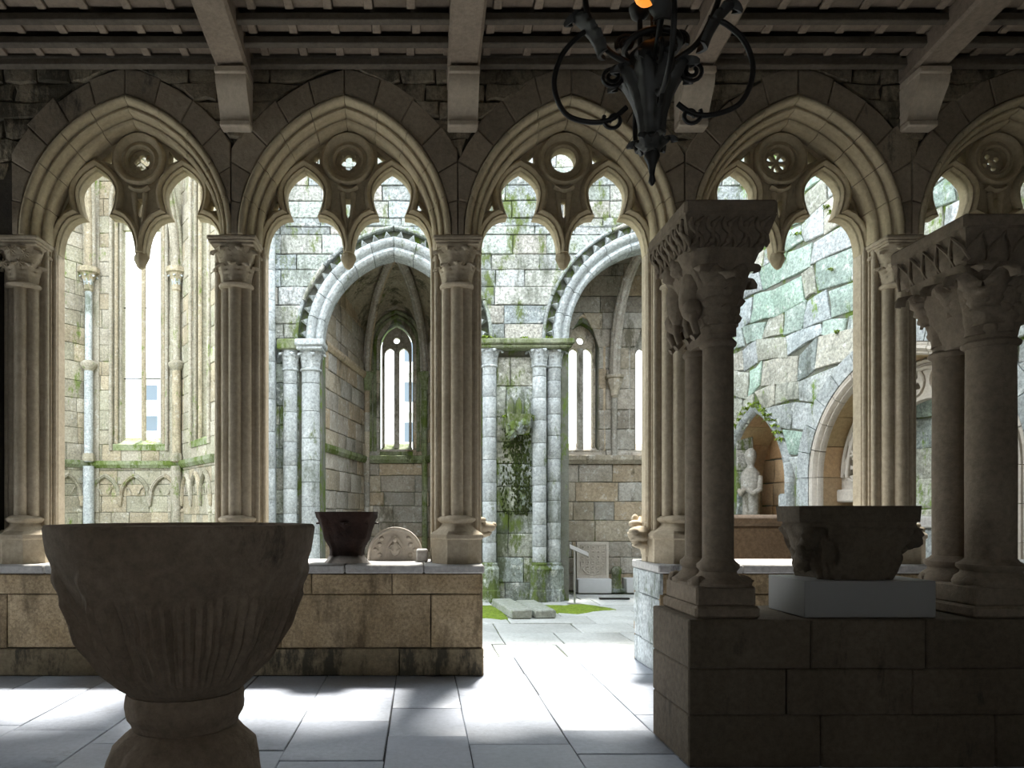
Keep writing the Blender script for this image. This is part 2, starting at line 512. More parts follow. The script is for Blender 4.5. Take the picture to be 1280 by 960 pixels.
def ashlar(parent, fr, u0, u1, zs, mat, openings=(), blen=(0.45, 0.85), joint=0.008, proud=(0.0, 0.015), rough=0.004,
           seed=1, chamf=0.01, name='stone', limit=300, warp=0.0):
    """coursed stones, cut round openings. openings: f(z) -> (left, right) or None"""
    rng = random.Random(seed)
    made = 0
    rest = MB()
    for ci in range(len(zs) - 1):
        zb, zt = zs[ci] + joint, zs[ci + 1] - joint
        segs = [(u0, u1, u0, u1)]           # bottom-left, bottom-right, top-left, top-right
        for op in openings:
            a = op(zb); b = op(zt)
            if a is None and b is None: continue
            if b is None: mc = (a[0] + a[1]) / 2; b = (mc, mc)
            if a is None: a = b
            ns = []
            for (bl, br, tl, tr) in segs:
                if max(a[1], b[1]) <= min(bl, tl) or min(a[0], b[0]) >= max(br, tr):
                    ns.append((bl, br, tl, tr)); continue
                l = (bl, min(br, a[0]), tl, min(tr, b[0])); r = (max(bl, a[1]), br, max(tl, b[1]), tr)
                if max(l[1] - l[0], l[3] - l[2]) > 0.05: ns.append(l)
                if max(r[1] - r[0], r[3] - r[2]) > 0.05: ns.append(r)
            segs = ns
        for (bl, br, tl, tr) in segs:
            lo, hi = max(bl, tl), min(br, tr)
            cuts = []
            u = lo + rng.uniform(0.3, 1.0) * blen[0]
            while u < hi - blen[0] * 0.45:
                cuts.append(u); u += rng.uniform(*blen)
            edges = [(bl, tl)] + [(c, c) for c in cuts] + [(br, tr)]
            for i in range(len(edges) - 1):
                (a0, a1), (b0, b1) = edges[i], edges[i + 1]
                if i > 0: a0 += joint; a1 += joint
                if i < len(edges) - 2: b0 -= joint; b1 -= joint
                b0 = max(b0, a0 + 0.004); b1 = max(b1, a1 + 0.004)
                pl = [(a0, zb), (b0, zb), (b1, zt), (a1, zt)]
                if warp:
                    pl = [(q[0] + warp * noise.noise(Vector((q[0] * 1.7, q[1] * 1.7, seed))), q[1] + warp * noise.noise(Vector((q[0] * 1.9, q[1] * 1.9, seed + 9.5)))) for q in pl]
                mb = stone_poly(fr, pl, rng, rng.uniform(*proud), chamf, rough=rough)
                if made < limit:
                    mb.build(name, mat, parent); made += 1
                else:
                    rest.add(mb.v, mb.f)
    if rest.v:
        o = rest.build(name + 's_beyond', mat, parent); o['kind'] = 'stuff'
    return made

def arch_op(cx, z0, half, rise, spring, extra=0.0):
    """opening function for a pointed arch with jambs from z0 to spring"""
    R, c = arch_curve(half, rise)
    Q = R + extra
    top = math.sqrt(max(0, Q * Q - c * c))
    def f(z):
        if z < z0 - 1e-6: return None
        if z <= spring: return (cx - half - extra, cx + half + extra)
        d = z - spring
        if d >= top - 1e-4: return None
        x = math.sqrt(Q * Q - d * d) - c
        return (cx - x, cx + x)
    return f

def rect_op(u0, u1, z0, z1):
    return lambda z: (u0, u1) if z0 - 1e-6 <= z <= z1 + 1e-6 else None

def zrange(z0, z1, h, rng=None, keys=()):
    ks = sorted(set([z0, z1] + [k for k in keys if z0 < k < z1]))
    out = [z0]
    for a, b in zip(ks, ks[1:]):
        n = max(1, round((b - a) / h))
        ws = [1 + (rng.uniform(-0.2, 0.2) if rng else 0) for _ in range(n)]
        S = sum(ws); acc = a
        for w in ws:
            acc += (b - a) * w / S; out.append(acc)
        out[-1] = b
    return out

def drums(parent, x, y, r, z0, z1, h, mat, seed=0, n=16, name='drum'):
    """a shaft of stacked drums, each its own stone"""
    rng = random.Random(seed)
    zs = zrange(z0, z1, h, rng)
    for a, b in zip(zs, zs[1:]):
        rr = r * rng.uniform(0.985, 1.01)
        MB().lathe([(rr * 0.96, a + 0.003), (rr, a + 0.012), (rr, b - 0.012), (rr * 0.96, b - 0.003)], n, x, y).build(name, mat, parent, 30)

def leaf_mesh(name, mat, h, w, curl, lean=0.05, ridge=0.012, lobes=3):
    """a curled carved leaf: rises along z, bends out along -y, tip curls down"""
    mb = MB(); nu, nv = 8, 18
    def pt(i, j, off):
        t = j / nv; s_ = (i / nu - 0.5) * 2
        if t < 0.72:
            z = h * t / 0.72; out = lean * (t / 0.72) ** 2
        else:
            a = (t - 0.72) / 0.28 * PI * 1.15
            z = h + curl * math.sin(a) * 0.9; out = lean + curl * (1 - math.cos(a))
        wd = w * (0.55 + 0.5 * math.sin(PI * min(1, t * 0.95 + 0.1))) * (1 + 0.22 * math.cos(t * 2 * PI * lobes * 1.4 + abs(s_)))
        if t > 0.85: wd *= 1 - (t - 0.85) / 0.15 * 0.45
        o_ = out + off + ridge * (1 - abs(s_)) - 0.25 * w * s_ * s_ * 0.5
        return (s_ * wd / 2, -o_, z)
    for lay, off in ((0, 0.0), (1, -0.014)):
        mb.v += [pt(i, j, off) for j in range(nv + 1) for i in range(nu + 1)]
    K = (nu + 1) * (nv + 1)
    for j in range(nv):
        for i in range(nu):
            a = j * (nu + 1) + i
            mb.f.append((a, a + 1, a + nu + 2, a + nu + 1)); mb.f.append((K + a, K + a + nu + 1, K + a + nu + 2, K + a + 1))
    for j in range(nv):
        for i in (0, nu):
            a = j * (nu + 1) + i
            mb.f.append((a, a + nu + 1, K + a + nu + 1, K + a))
    for j in (0, nv):
        for i in range(nu):
            a = j * (nu + 1) + i
            mb.f.append((a, a + 1, K + a + 1, K + a))
    return mb.mesh(name, mat, 60)

# ------------------------------------------------------------------ gallery floor
WALL_TOP = 0.993; LF = 6.43; LB = 7.2           # low wall top, front and back face
BAY = 2.04; COLX = [-3.74 + BAY * i for i in range(6)]
BAYX = [-2.72 + BAY * i for i in range(5)]
COLX[0] += 0.07; BAYX[0] += 0.07              # the end bay is a little narrower

fl = tag(MB().box(-7, 8, -2.5, 7.3, -0.12, -0.012).build('floor', 'joint'), 'gallery floor of blue grey stone slabs with dark joints', 'floor', kind='structure')
fxs = [-6.6, -5.95, -5.3, -4.66, -4.02, -3.38, -2.74, -2.1, -1.45, -0.83, -0.21, 0.31, 0.95, 1.55, 2.2, 2.85, 3.5, 4.15, 4.8, 5.45, 6.1, 6.75, 7.4]
known = {8: [5.33, 4.42, 3.4], 9: [5.05, 4.24, 3.3], 10: [5.38, 4.71, 3.8], 11: [5.75, 4.54, 3.6], 12: [5.78, 4.83, 4.36, 3.5], 13: [5.95, 5.2, 4.3, 3.4]}
rng = random.Random(5)
top_fr = None
class FloorFrame:
    def __init__(s, z): s.z = z
    def at(s, u, w, z): return (u, z, s.z + w)
FG = FloorFrame(0.0)
for i in range(len(fxs) - 1):
    ys = known.get(i)
    far = 7.28 if 10 < i < 14 else 6.45
    if ys is None:
        ys = []; y = 6.0 - rng.uniform(0, 0.6)
        while y > 2.6:
            ys.append(y); y -= rng.uniform(0.65, 1.05)
    ed = [far] + ([6.5] if far > 7 else []) + list(ys) + [2.2]
    y = 2.2
    while y > -1.6:
        y -= rng.uniform(0.8, 1.2); ed.append(y)
    ed.append(-2.45)
    for a, b in zip(ed, ed[1:]):
        g = 0.004
        dx = rng.uniform(-0.006, 0.006)
        stone_poly(FG, [(fxs[i] + g + dx, b + g), (fxs[i + 1] - g + dx, b + g), (fxs[i + 1] - g, a - g), (fxs[i] + g, a - g)], rng, rng.uniform(-0.003, 0.002), 0.004, back=-0.02, rough=0.002).build('paving_slab', 'slab', fl)

# ------------------------------------------------------------------ courtyard ground
cg = tag(MB().box(-12, 8, 7.28, 20, -0.2, -0.02).build('floor_courtyard', 'ruinmortar'), 'courtyard ground under the worn flagstones between the ruins', 'floor', kind='structure')
rng = random.Random(11)
y = 7.3
while y < 13.3:
    d = rng.uniform(0.55, 0.85); x = -3.2 + rng.uniform(-0.5, 0)
    while x < 5.6:
        w = rng.uniform(0.6, 1.15)
        g = 0.008
        if y + d < 13.4:
            stone_poly(FG, [(x + g, y + g), (x + w - g, y + g), (x + w - g, y + d - g), (x + g, y + d - g)], rng, rng.uniform(-0.008, 0.004), 0.008, back=-0.03, rough=0.006).build('flagstone', 'court', cg)
        x += w
    y += d
tag(MB().box(-90, 90, 7.3, 130, -0.4, -0.21).build('ground_outside', 'ground'), 'grassy ground beyond the ruined apses', 'ground', kind='structure')
# moss beds on the flags beside the pier
def moss_bed(label, pts, h, seed):
    mb = MB(); rg = random.Random(seed)
    n = len(pts); vs = []; fs = []
    cx = sum(p[0] for p in pts) / n; cy = sum(p[1] for p in pts) / n
    rings = 7
    fine = []
    for i in range(n):
        p, q = pts[i], pts[(i + 1) % n]
        for k in range(5):
            t = k / 5
            fine.append((p[0] + (q[0] - p[0]) * t + rg.uniform(-0.05, 0.05), p[1] + (q[1] - p[1]) * t + rg.uniform(-0.05, 0.05)))
    n = len(fine)
    for r in range(rings):
        t = 1 - r / rings
        for (x, yy) in fine:
            X = cx + (x - cx) * t; Y = cy + (yy - cy) * t
            vs.append((X, Y, 0.001 + h * (1 - t ** 3) * (0.6 + 0.9 * (noise.noise(Vector((X * 6, Y * 6, seed))) + 0.4)) if r else -0.01))
    vs.append((cx, cy, h))
    for r in range(rings - 1):
        for i in range(n):
            j = (i + 1) % n
            fs.append((r * n + i, r * n + j, (r + 1) * n + j, (r + 1) * n + i))
    for i in range(n):
        fs.append(((rings - 1) * n + i, (rings - 1) * n + (i + 1) % n, len(vs) - 1))
    mb.add(vs, fs)
    o = mb.build('moss_bed', 'moss')
    tag(o, label, 'moss', kind='stuff')
moss_bed('bright green moss on the flags left of the two fallen slabs', [(0.75, 11.3), (0.75, 10.0), (1.15, 9.75), (1.35, 10.3), (1.3, 11.3)], 0.03, 1)
moss_bed('bright green moss spreading from the mossy pier toward the sign stand', [(1.7, 11.3), (1.75, 10.4), (2.3, 10.3), (3.0, 10.9), (2.6, 11.4)], 0.025, 2)

# ------------------------------------------------------------------ low arcade wall
def low_wall(name, x0, x1, courses, label, seed, endfaces=()):
    w = tag(MB().box(x0 + 0.03, x1 - 0.03, LF + 0.03, LB - 0.03, 0, WALL_TOP - 0.05).build(name, 'mortar'), label, 'wall', kind='structure')
    fr = Frame((x0, LF), (x1, LF))
    zc = WALL_TOP - 0.08
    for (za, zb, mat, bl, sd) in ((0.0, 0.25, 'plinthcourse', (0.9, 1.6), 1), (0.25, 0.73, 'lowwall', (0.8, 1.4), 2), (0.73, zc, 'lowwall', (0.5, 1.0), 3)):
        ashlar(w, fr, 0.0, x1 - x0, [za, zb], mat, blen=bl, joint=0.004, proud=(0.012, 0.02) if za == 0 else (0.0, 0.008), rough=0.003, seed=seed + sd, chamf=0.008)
    fb = Frame((x1, LB), (x0, LB))
    ashlar(w, fb, 0.0, x1 - x0, [0, 0.3, 0.62, zc], 'lowwall', blen=(0.7, 1.2), joint=0.004, seed=seed + 7, chamf=0.008)
    for xe in endfaces:
        fe = Frame((x0, LB), (x0, LF)) if xe == x0 else Frame((x1, LF), (x1, LB))
        ashlar(w, fe, 0.0, LB - LF, [0, 0.25, 0.68, zc], 'ruinshaft' if xe == x0 else 'lowwall', blen=(0.3, 0.6), joint=0.004, seed=seed + 9, chamf=0.008)
    # capping slabs
    rg = random.Random(seed + 20); x = x0 - 0.02
    while x < x1:
        L = rg.uniform(0.7, 1.15)
        xe = min(x + L, x1 + 0.02)
        if x1 - xe < 0.35: xe = x1 + 0.02
        MB().bbox(x + 0.003, xe - 0.003, LF - 0.025, LB + 0.02, zc + 0.003, WALL_TOP + rg.uniform(-0.004, 0.003), 0.012).build('capping_slab', 'cap', w)
        x = xe
    return w
low_wall('wall_low_left', -7.0, 0.557, None, 'low buff stone wall carrying the arcade on the font side of the doorway', 40, (0.557,))
low_wall('wall_low_right', 2.14, 7.6, None, 'low stone wall carrying the arcade behind the paired columns', 80, (2.14,))

# ------------------------------------------------------------------ arcade: spandrel wall
SPR = 3.96; AR, AC = 1.1426, 0.3426            # spring height, inner radius, centre offset
WF = 6.47; WT = 5.78
top_half = lambda n, d: (math.sqrt(max(0.0, (AR + n) ** 2 - d * d)) - AC)
wx0, wx1 = -7.0, 7.6
outer = [(wx0, WT), (wx0, 0.0), (-3.90, 0.0), (-3.90, SPR)]
for bx in BAYX:
    outer += [(x, z) for x, z in arch_pts(AR, AC, 0.158, 14, bx, SPR)]
    outer += [] if bx == BAYX[-1] else []
outer += [(COLX[5] + 0.25, SPR), (COLX[5] + 0.25, 0.0), (wx1, 0.0), (wx1, WT)]
wf = tag(MB().plate([outer], WF + 0.03, 6.97).build('wall_front', 'mortar'), 'arcade wall of brown stones above the traceried arches', 'wall', kind='structure')
frF = Frame((0, WF), (1, WF))
rng = random.Random(3)
RING = 0.40
for bi, bx in enumerate(BAYX):
    for sgn in (-1, 1):
        nseg = 6
        for sgm in range(nseg):
            jit = 0.02
            t0, t1 = sgm / nseg + 0.0015, (sgm + 1) / nseg - 0.0015
            poly = []
            rout = RING + rng.uniform(-0.03, 0.03)
            for (n_, ts) in ((0.165, (t0, (t0 + t1) / 2, t1)), (rout, (t1, (t0 + t1) / 2, t0))):
                Q = AR + n_; am = math.acos(AC / Q)
                for t in ts:
                    poly.append((bx + sgn * (-AC + Q * math.cos(am * t)), SPR + Q * math.sin(am * t)))
            poly = clip_poly(poly, sgn, 0, sgn * bx + BAY / 2 - 0.004 - (0.07 if bi == 0 and sgn == 1 else 0))
            poly = clip_poly(poly, 0, 1, 5.55)
            if len(poly) < 3: continue
            ar = abs(sum(poly[i][0] * poly[(i + 1) % len(poly)][1] - poly[(i + 1) % len(poly)][0] * poly[i][1] for i in range(len(poly)))) / 2
            if ar < 0.004: continue
            stone_poly(frF, poly, rng, rng.uniform(0.0, 0.012), 0.008, back=-0.05, rough=0.003, dens=False).build('voussoir', 'spandrel', wf)
# rubble between the rings and over them
ops = [(lambda z, bx=bx: ((bx - top_half(RING, z - SPR), bx + top_half(RING, z - SPR)) if 0 <= z - SPR < math.sqrt((AR + RING) ** 2 - AC ** 2) else None)) for bx in BAYX]
lo = rect_op(-9, BAYX[0] - 0.0, 0, SPR + 0.2)
ashlar(wf, frF, wx0, wx1, [4.45, 4.62, 4.82, 5.0, 5.16, 5.32, 5.5], 'rubble', ops, blen=(0.22, 0.5), joint=0.006, proud=(-0.012, 0.015), rough=0.018, seed=8, chamf=0.012)
ashlar(wf, frF, wx0, -3.91, zrange(0, 4.45, 0.34), 'spandrel', (), blen=(0.4, 0.8), joint=0.006, proud=(-0.01, 0.02), rough=0.008, seed=9, chamf=0.012)

# ------------------------------------------------------------------ gallery shell behind the camera
def zc(Y): return 5.30 + 0.111 * (6.45 - Y)
rect = lambda x0, x1, z0, z1: [(x0, z0), (x0, z1), (x1, z1), (x1, z0)]
tag(MB().plate([rect(-7.3, 7.9, 0, 6.9), rect(-4.6, -3.8, 1.8, 3.2), rect(-0.4, 0.4, 1.8, 3.2), rect(3.8, 4.6, 1.8, 3.2)], -2.8, -2.5).build('wall_back', 'plaster'), 'plain stone wall closing the gallery behind the viewer, three window openings added for light', 'wall', kind='structure')  # the window openings are added to let sky light in from behind
mbw = MB().plate([rect(-2.5, 7.2, 0, 6.9), rect(4.3, 6.1, 0.0, 3.2)], 0, 0.3)  # side doorway added out of view to bring daylight into the gallery
mbw.v = [(-7.3 + p[1], p[0], p[2]) for p in mbw.v]
tag(mbw.build('wall_left', 'plaster'), 'plain stone end wall of the gallery with a wide doorway opening added for light', 'wall', kind='structure')
tag(MB().box(7.6, 7.9, -2.5, 7.2, 0, 6.9).build('wall_right', 'plaster'), 'plain stone end wall of the gallery past the paired columns', 'wall', kind='structure')

# ------------------------------------------------------------------ ceiling
mbc = MB()
mbc.add([(-7.2, -2.8, zc(-2.8) + 0.24), (7.8, -2.8, zc(-2.8) + 0.24), (7.8, 7.5, zc(7.5) + 0.24), (-7.2, 7.5, zc(7.5) + 0.24),
         (-7.2, -2.8, zc(-2.8) + 0.36), (7.8, -2.8, zc(-2.8) + 0.36), (7.8, 7.5, zc(7.5) + 0.36), (-7.2, 7.5, zc(7.5) + 0.36)],
        [(0, 1, 2, 3), (4, 5, 6, 7), (0, 1, 5, 4), (1, 2, 6, 5), (2, 3, 7, 6), (3, 0, 4, 7)])
ceil = tag(mbc.build('ceiling', 'wooddark'), 'sloping timber ceiling of boards battens and purlins', 'ceiling', kind='structure')
BEAMX = [-1.634, 0.38, 2.415, 4.44]
purl_y = [6.38, 6.13, 5.88, 5.62, 5.36, 5.1]
tilt = math.atan(-0.111)
pm = MB().bbox(-7.0, 7.55, -0.032, 0.032, -0.005, 0.065, 0.008).mesh('purlin', 'wooddark')
for yy in purl_y:
    link('purlin', pm, ceil, (0, yy, zc(yy) + 0.10), (tilt, 0, 0))
bat = MB().bbox(-0.035, 0.035, -0.085, 0.085, 0.0, 0.03, 0.006).mesh('batten', 'wood')
brd = MB().bbox(-0.148, 0.148, -0.09, 0.09, 0.0, 0.02, 0.003).mesh('ceiling_board', 'tile')
for a, b in zip(purl_y, purl_y[1:]):
    ym = (a + b) / 2
    x = -4.35
    k = 0
    while x < 6.6:
        link('batten', bat, ceil, (x + 0.03 * math.sin(k * 7.1 + ym * 9), ym, zc(ym) + 0.165), (tilt, 0, 0))
        link('ceiling_board', brd, ceil, (x + 0.165, ym, zc(ym) + 0.19 + 0.004 * math.sin(k * 3.3 + ym * 5)), (tilt, 0, 0))
        x += 0.33; k += 1
beam_lab = ['leftmost heavy timber ceiling beam, rising from the corbel nearest the tall white window', 'heavy timber ceiling beam above the corbel between the two middle arches',
            'heavy timber ceiling beam passing behind the iron chandelier', 'heavy timber ceiling beam above the second paired column']
cor_lab = ['pale stone corbel under the beam between the first and second arches', 'pale stone corbel under the beam left of the chandelier',
           'pale stone corbel half hidden behind the iron chandelier', 'pale stone corbel under the beam between the last two arches']
for i, bx in enumerate(BEAMX):
    w = 0.14
    mb = MB(); ya, yb = -2.4, 6.47; c = 0.025
    sec = [(-w + c, 0), (w - c, 0), (w, c), (w, 0.27), (-w, 0.27), (-w, c)]
    n = len(sec)
    mb.add([(bx + x, ya, zc(ya) + z) for x, z in sec] + [(bx + x, yb, zc(yb) + z) for x, z in sec],
           [tuple(range(n)), tuple(range(n, 2 * n))] + [(k, (k + 1) % n, n + (k + 1) % n, n + k) for k in range(n)])
    ob = mb.build('ceiling_beam', 'wood')
    tag(ob, beam_lab[i], 'beam', 'heavy timber beams of the ceiling')
    # corbel: top fillet, ogee body, bottom fillet
    t = thing('corbel', cor_lab[i], 'corbel', (bx, 6.47, zc(6.3) - 0.45), 'stone corbels under the beams')
    hw = 0.132
    prof = [(0.0, 0.06), (-0.10, 0.06), (-0.115, 0.10), (-0.15, 0.16), (-0.20, 0.23), (-0.245, 0.29), (-0.265, 0.35), (-0.265, 0.375), (0.0, 0.375)]
    mb = MB(); n = len(prof)
    mb.add([(-hw, y_, z_) for y_, z_ in prof] + [(hw, y_, z_) for y_, z_ in prof],
           [tuple(range(n)), tuple(range(n, 2 * n))[::-1]] + [(k, n + k, n + (k + 1) % n, (k + 1) % n) for k in range(n)])
    mb.build('corbel_body', 'corbel', t, 30)
    MB().bbox(-hw - 0.006, hw + 0.006, -0.285, 0.0, 0.375, 0.44, 0.012).build('upper_fillet', 'corbel', t)
    MB().bbox(-hw - 0.002, hw + 0.002, -0.125, 0.0, 0.0, 0.06, 0.012).build('lower_fillet', 'corbel', t)

# ------------------------------------------------------------------ traceried arches
VPROF = [(0.16, 0.0), (0.158, -0.022), (0.145, -0.036), (0.128, -0.036), (0.112, -0.02), (0.108, 0.01), (0.104, 0.04), (0.092, 0.055), (0.088, 0.042),
         (0.072, 0.040), (0.058, 0.055), (0.054, 0.085), (0.058, 0.115), (0.052, 0.15), (0.036, 0.165), (0.034, 0.15), (0.018, 0.155), (0.004, 0.18), (0.0, 0.22),
         (0.006, 0.26), (0.0, 0.30), (0.0, 0.48), (0.16, 0.48)]
LH = [(0, .745), (.05, .715), (.10, .675), (.145, .62), (.17, .57), (.178, .52), (.172, .45), (.152, .375), (.122, .300), (.19, .292), (.25, .262), (.30, .205), (.333, .14), (.352, .07), (.362, .01), (.367, -.05)]
def lancet(cx):
    l = [(cx - x, z) for x, z in LH[::-1]]
    r = [(cx + x, z) for x, z in LH[1:]]
    return l + r
def circle(cx, cz, r, n=24, ph=0.0):
    return [(cx + r * math.cos(ph - 2 * PI * k / n), cz + r * math.sin(ph - 2 * PI * k / n)) for k in range(n)]
LROLL = [(0.0, 0.03), (0.0, -0.012), (0.012, -0.03), (0.024, -0.022), (0.034, -0.048), (0.052, -0.06), (0.072, -0.045), (0.082, -0.015), (0.084, 0.03)]
OROLL = [(0.0, 0.05), (0.004, 0.005), (0.025, -0.012), (0.045, -0.004), (0.06, 0.012), (0.07, -0.03), (0.088, -0.058), (0.11, -0.062), (0.128, -0.04), (0.133, 0.03)]
arch_lab = ['leftmost traceried pointed arch of the arcade, framing the tall white window', 'traceried pointed arch with a clear quatrefoil in its oculus',
            'traceried pointed arch over the doorway with an open round oculus', 'traceried pointed arch with a six-spoked oculus behind the first paired column',
            'traceried pointed arch with a five-hole oculus behind the second paired column']
for bi, bx in enumerate(BAYX):
    t = thing('tracery_arch', arch_lab[bi], 'arch', (bx, 6.49, SPR), 'traceried arches of the arcade')
    lst = voussoirs([], AR, AC, VPROF, 5, 0, 0, gap=0.0025, sub=4)
    for mb in lst:
        mb.build('voussoir', 'arch', t, 50)
    py = 0.33
    out = arch_pts(AR, AC, 0.04, 16, 0, 0)
    out = [(-0.84, -0.12)] + out + [(0.84, -0.12)]
    rl = lancet(0.412); ll = lancet(-0.412)
    loop = out + rl[::-1] + [(0.0, -0.13)] + ll[::-1]
    tri = lambda pts: pts
    holes = [circle(0, 0.836, 0.117),
             [(-0.033, 0.47), (0.033, 0.47), (0.03, 0.34), (0.0, 0.285), (-0.03, 0.34)]]
    for s_ in (-1, 1):
        holes.append([(s_ * 0.272, 0.925), (s_ * 0.365, 0.835), (s_ * 0.272, 0.80)][::s_])
        holes.append([(s_ * 0.665, 0.46), (s_ * 0.722, 0.36), (s_ * 0.64, 0.355)][::s_])
    MB().plate([loop] + holes, py, py + 0.13).build('tracery_plate', 'arch', t, 30)
    for l in (ll, rl):
        MB().sweep(l, LROLL, False, py).build('lancet_moulding', 'arch', t, 50)
    oc = MB().sweep(circle(0, 0.836, 0.117, 40), OROLL, True, py).build('oculus_ring', 'arch', t, 50)
    # short throat below the oculus and the hanging knob
    MB().lathe([(0.012, -0.19), (0.035, -0.17), (0.052, -0.13), (0.066, -0.095), (0.062, -0.06), (0.045, -0.03)], 12, 0, py + 0.03,
               fn=lambda r, z, a: r * (1 + 0.12 * math.cos(4 * a))).build('pendant', 'arch', t, 50)
    MB().sweep([(-0.10, 0.56), (-0.04, 0.525), (0.04, 0.525), (0.10, 0.56)], [(0, 0.03), (0, -0.03), (0.02, -0.05), (0.04, -0.03), (0.04, 0.03)], False, py).build('throat_moulding', 'arch', t, 50)
    for s_ in (-1, 1):
        MB().tube([(s_ * 0.052, py - 0.01, 0.52), (s_ * 0.045, py - 0.01, 0.40), (s_ * 0.03, py - 0.01, 0.25), (s_ * 0.012, py - 0.01, 0.05), (0, py, -0.10)], [0.03, 0.022, 0.022, 0.02, 0.015], 8).build('throat_moulding', 'arch', t, 60)
    # what fills the oculus
    disc = circle(0, 0.836, 0.122, 32); H = []
    if bi in (0, 1):
        q = []
        d0, r0 = (0.036, 0.036)
        for k in range(4):
            a0 = k * PI / 2
            for j in range(9):
                a = a0 - 1.75 + 3.5 * j / 8
                q.append((d0 * math.cos(a0) + r0 * math.cos(a), 0.836 + d0 * math.sin(a0) + r0 * math.sin(a)))
        H.append(q[::-1])
        for k in range(4):
            a0 = k * PI / 2 + PI / 4
            H.append(circle(0.082 * math.cos(a0), 0.836 + 0.082 * math.sin(a0), 0.013, 8))
    elif bi == 3:
        for k in range(6):
            a0 = k * PI / 3 + PI / 2
            loc = [(0.026, 0.004), (0.066, 0.024), (0.088, 0.026), (0.098, 0.0), (0.088, -0.026), (0.066, -0.024), (0.026, -0.004)]
            H.append([(x * math.cos(a0) - y_ * math.sin(a0), 0.836 + x * math.sin(a0) + y_ * math.cos(a0)) for x, y_ in loc])
    elif bi == 4:
        for k in range(4):
            a0 = k * PI / 2 + 0.5
            H.append(circle(0.064 * math.cos(a0), 0.836 + 0.064 * math.sin(a0), 0.026, 8, 0.4))
        H.append(circle(0, 0.836, 0.03, 4, 0.5))
    if H:
        MB().plate([disc] + H, py + 0.05, py + 0.10).build('oculus_foil', 'arch', oc, 30)

# ------------------------------------------------------------------ clustered columns
lf1 = leaf_mesh('leaf', 'pier', 0.15, 0.13, 0.03, 0.035)
lf2 = leaf_mesh('leaf', 'pier', 0.13, 0.12, 0.026, 0.03)
star = MB()
for k in range(4):
    a = k * PI / 4
    star.add([(0.055 * math.cos(a), -0.004, 0.055 * math.sin(a)), (0.014 * math.cos(a + PI / 2), -0.012, 0.014 * math.sin(a + PI / 2)), (-0.055 * math.cos(a), -0.004, -0.055 * math.sin(a)), (0.014 * math.cos(a - PI / 2), -0.012, 0.014 * math.sin(a - PI / 2)), (0, -0.028, 0), (0, 0.01, 0)],
             [(0, 1, 4), (1, 2, 4), (2, 3, 4), (3, 0, 4), (1, 0, 5), (2, 1, 5), (3, 2, 5), (0, 3, 5)])
star_me = star.mesh('star_flower', 'pier')
col_lab = ['clustered stone column with star flowers on its capital, leftmost of the arcade', 'clustered stone column with leaf capital rising behind the font',
           'clustered stone column with leaf capital on the doorway edge beside the small relief', 'clustered stone column behind the first paired granite column',
           'clustered stone column rising behind the carved capital on the white plinth']
LEDGE = WALL_TOP + 0.002
for ci in range(5):
    cx = COLX[ci]
    t = thing('clustered_column', col_lab[ci], 'column', (cx, 6.70, LEDGE), 'clustered columns of the arcade')
    H0 = SPR - LEDGE
    # jamb pier behind
    half = [(0.11, 0.0), (0.165, 0.0), (0.165, 0.05), (0.205, 0.06), (0.205, 0.11), (0.238, 0.13), (0.238, 0.255)]
    poly = [(-x, y_) for x, y_ in half[::-1]] + half
    MB().zprism(poly, 0.0, H0).build('jamb', 'pier', t, 30)
    for s_ in (-1, 1):
        MB().lathe([(0.028, 0.30), (0.028, H0)], 10, s_ * 0.178, 0.02).build('edge_roll', 'pier', t)
        MB().lathe([(0.024, 0.05), (0.024, H0)], 10, s_ * 0.215, 0.105).build('edge_roll', 'pier', t)
    # base: octagonal pedestal, bell, rings
    MB().lathe([(0.245, 0.0), (0.245, 0.215), (0.262, 0.232), (0.262, 0.262), (0.245, 0.275), (0.20, 0.305)], 8, 0, 0.01, phase=PI / 8).build('pedestal', 'pier', t, 25)
    tre = lambda r, z, a: r * (1 + 0.10 * math.cos(3 * (a + PI / 2)))
    MB().lathe([(0.195, 0.295), (0.165, 0.325), (0.142, 0.345), (0.138, 0.365), (0.155, 0.375), (0.176, 0.392), (0.176, 0.41), (0.15, 0.428), (0.12, 0.438)], 36, 0, -0.01, fn=tre).build('base_moulding', 'pier', t, 50)
    for (sx, sy, r) in ((-0.083, -0.03, 0.056), (0.0, -0.085, 0.058), (0.083, -0.03, 0.056), (0.0, -0.0, 0.07)):
        MB().lathe([(r, 0.43), (r, 2.56)], 16, sx, sy).build('shaft', 'pier', t)
    # capital
    bell = MB().lathe([(0.135, 2.525), (0.155, 2.535), (0.16, 2.55), (0.15, 2.565), (0.13, 2.575), (0.132, 2.68), (0.15, 2.78), (0.18, 2.87), (0.185, 2.885)], 24, 0, -0.03).build('capital_bell', 'pier', t, 50)
    for k in range(8):
        a = k * PI / 4
        link('leaf', lf2, bell, (0.128 * math.sin(a), -0.03 - 0.128 * math.cos(a), 2.575), (0, 0, a))
        a += PI / 8
        link('leaf', lf1, bell, (0.135 * math.sin(a), -0.03 - 0.135 * math.cos(a), 2.685), (0, 0, a))
    if ci in (0,):
        for px_, pz_ in ((-0.13, 2.80), (0.0, 2.82), (0.13, 2.79), (-0.07, 2.70), (0.08, 2.71)):
            link('star_flower', star_me, bell, (px_, -0.235, pz_))
    mb = MB()
    for (w, d, z0, z1) in ((0.195, 0.20, 2.885, 2.912), (0.212, 0.216, 2.908, 2.932), (0.222, 0.226, 2.93, H0)):
        mb.bbox(-w, w, -d, 0.25, z0, z1, 0.008)
    mb.build('abacus', 'pier', t, 30)

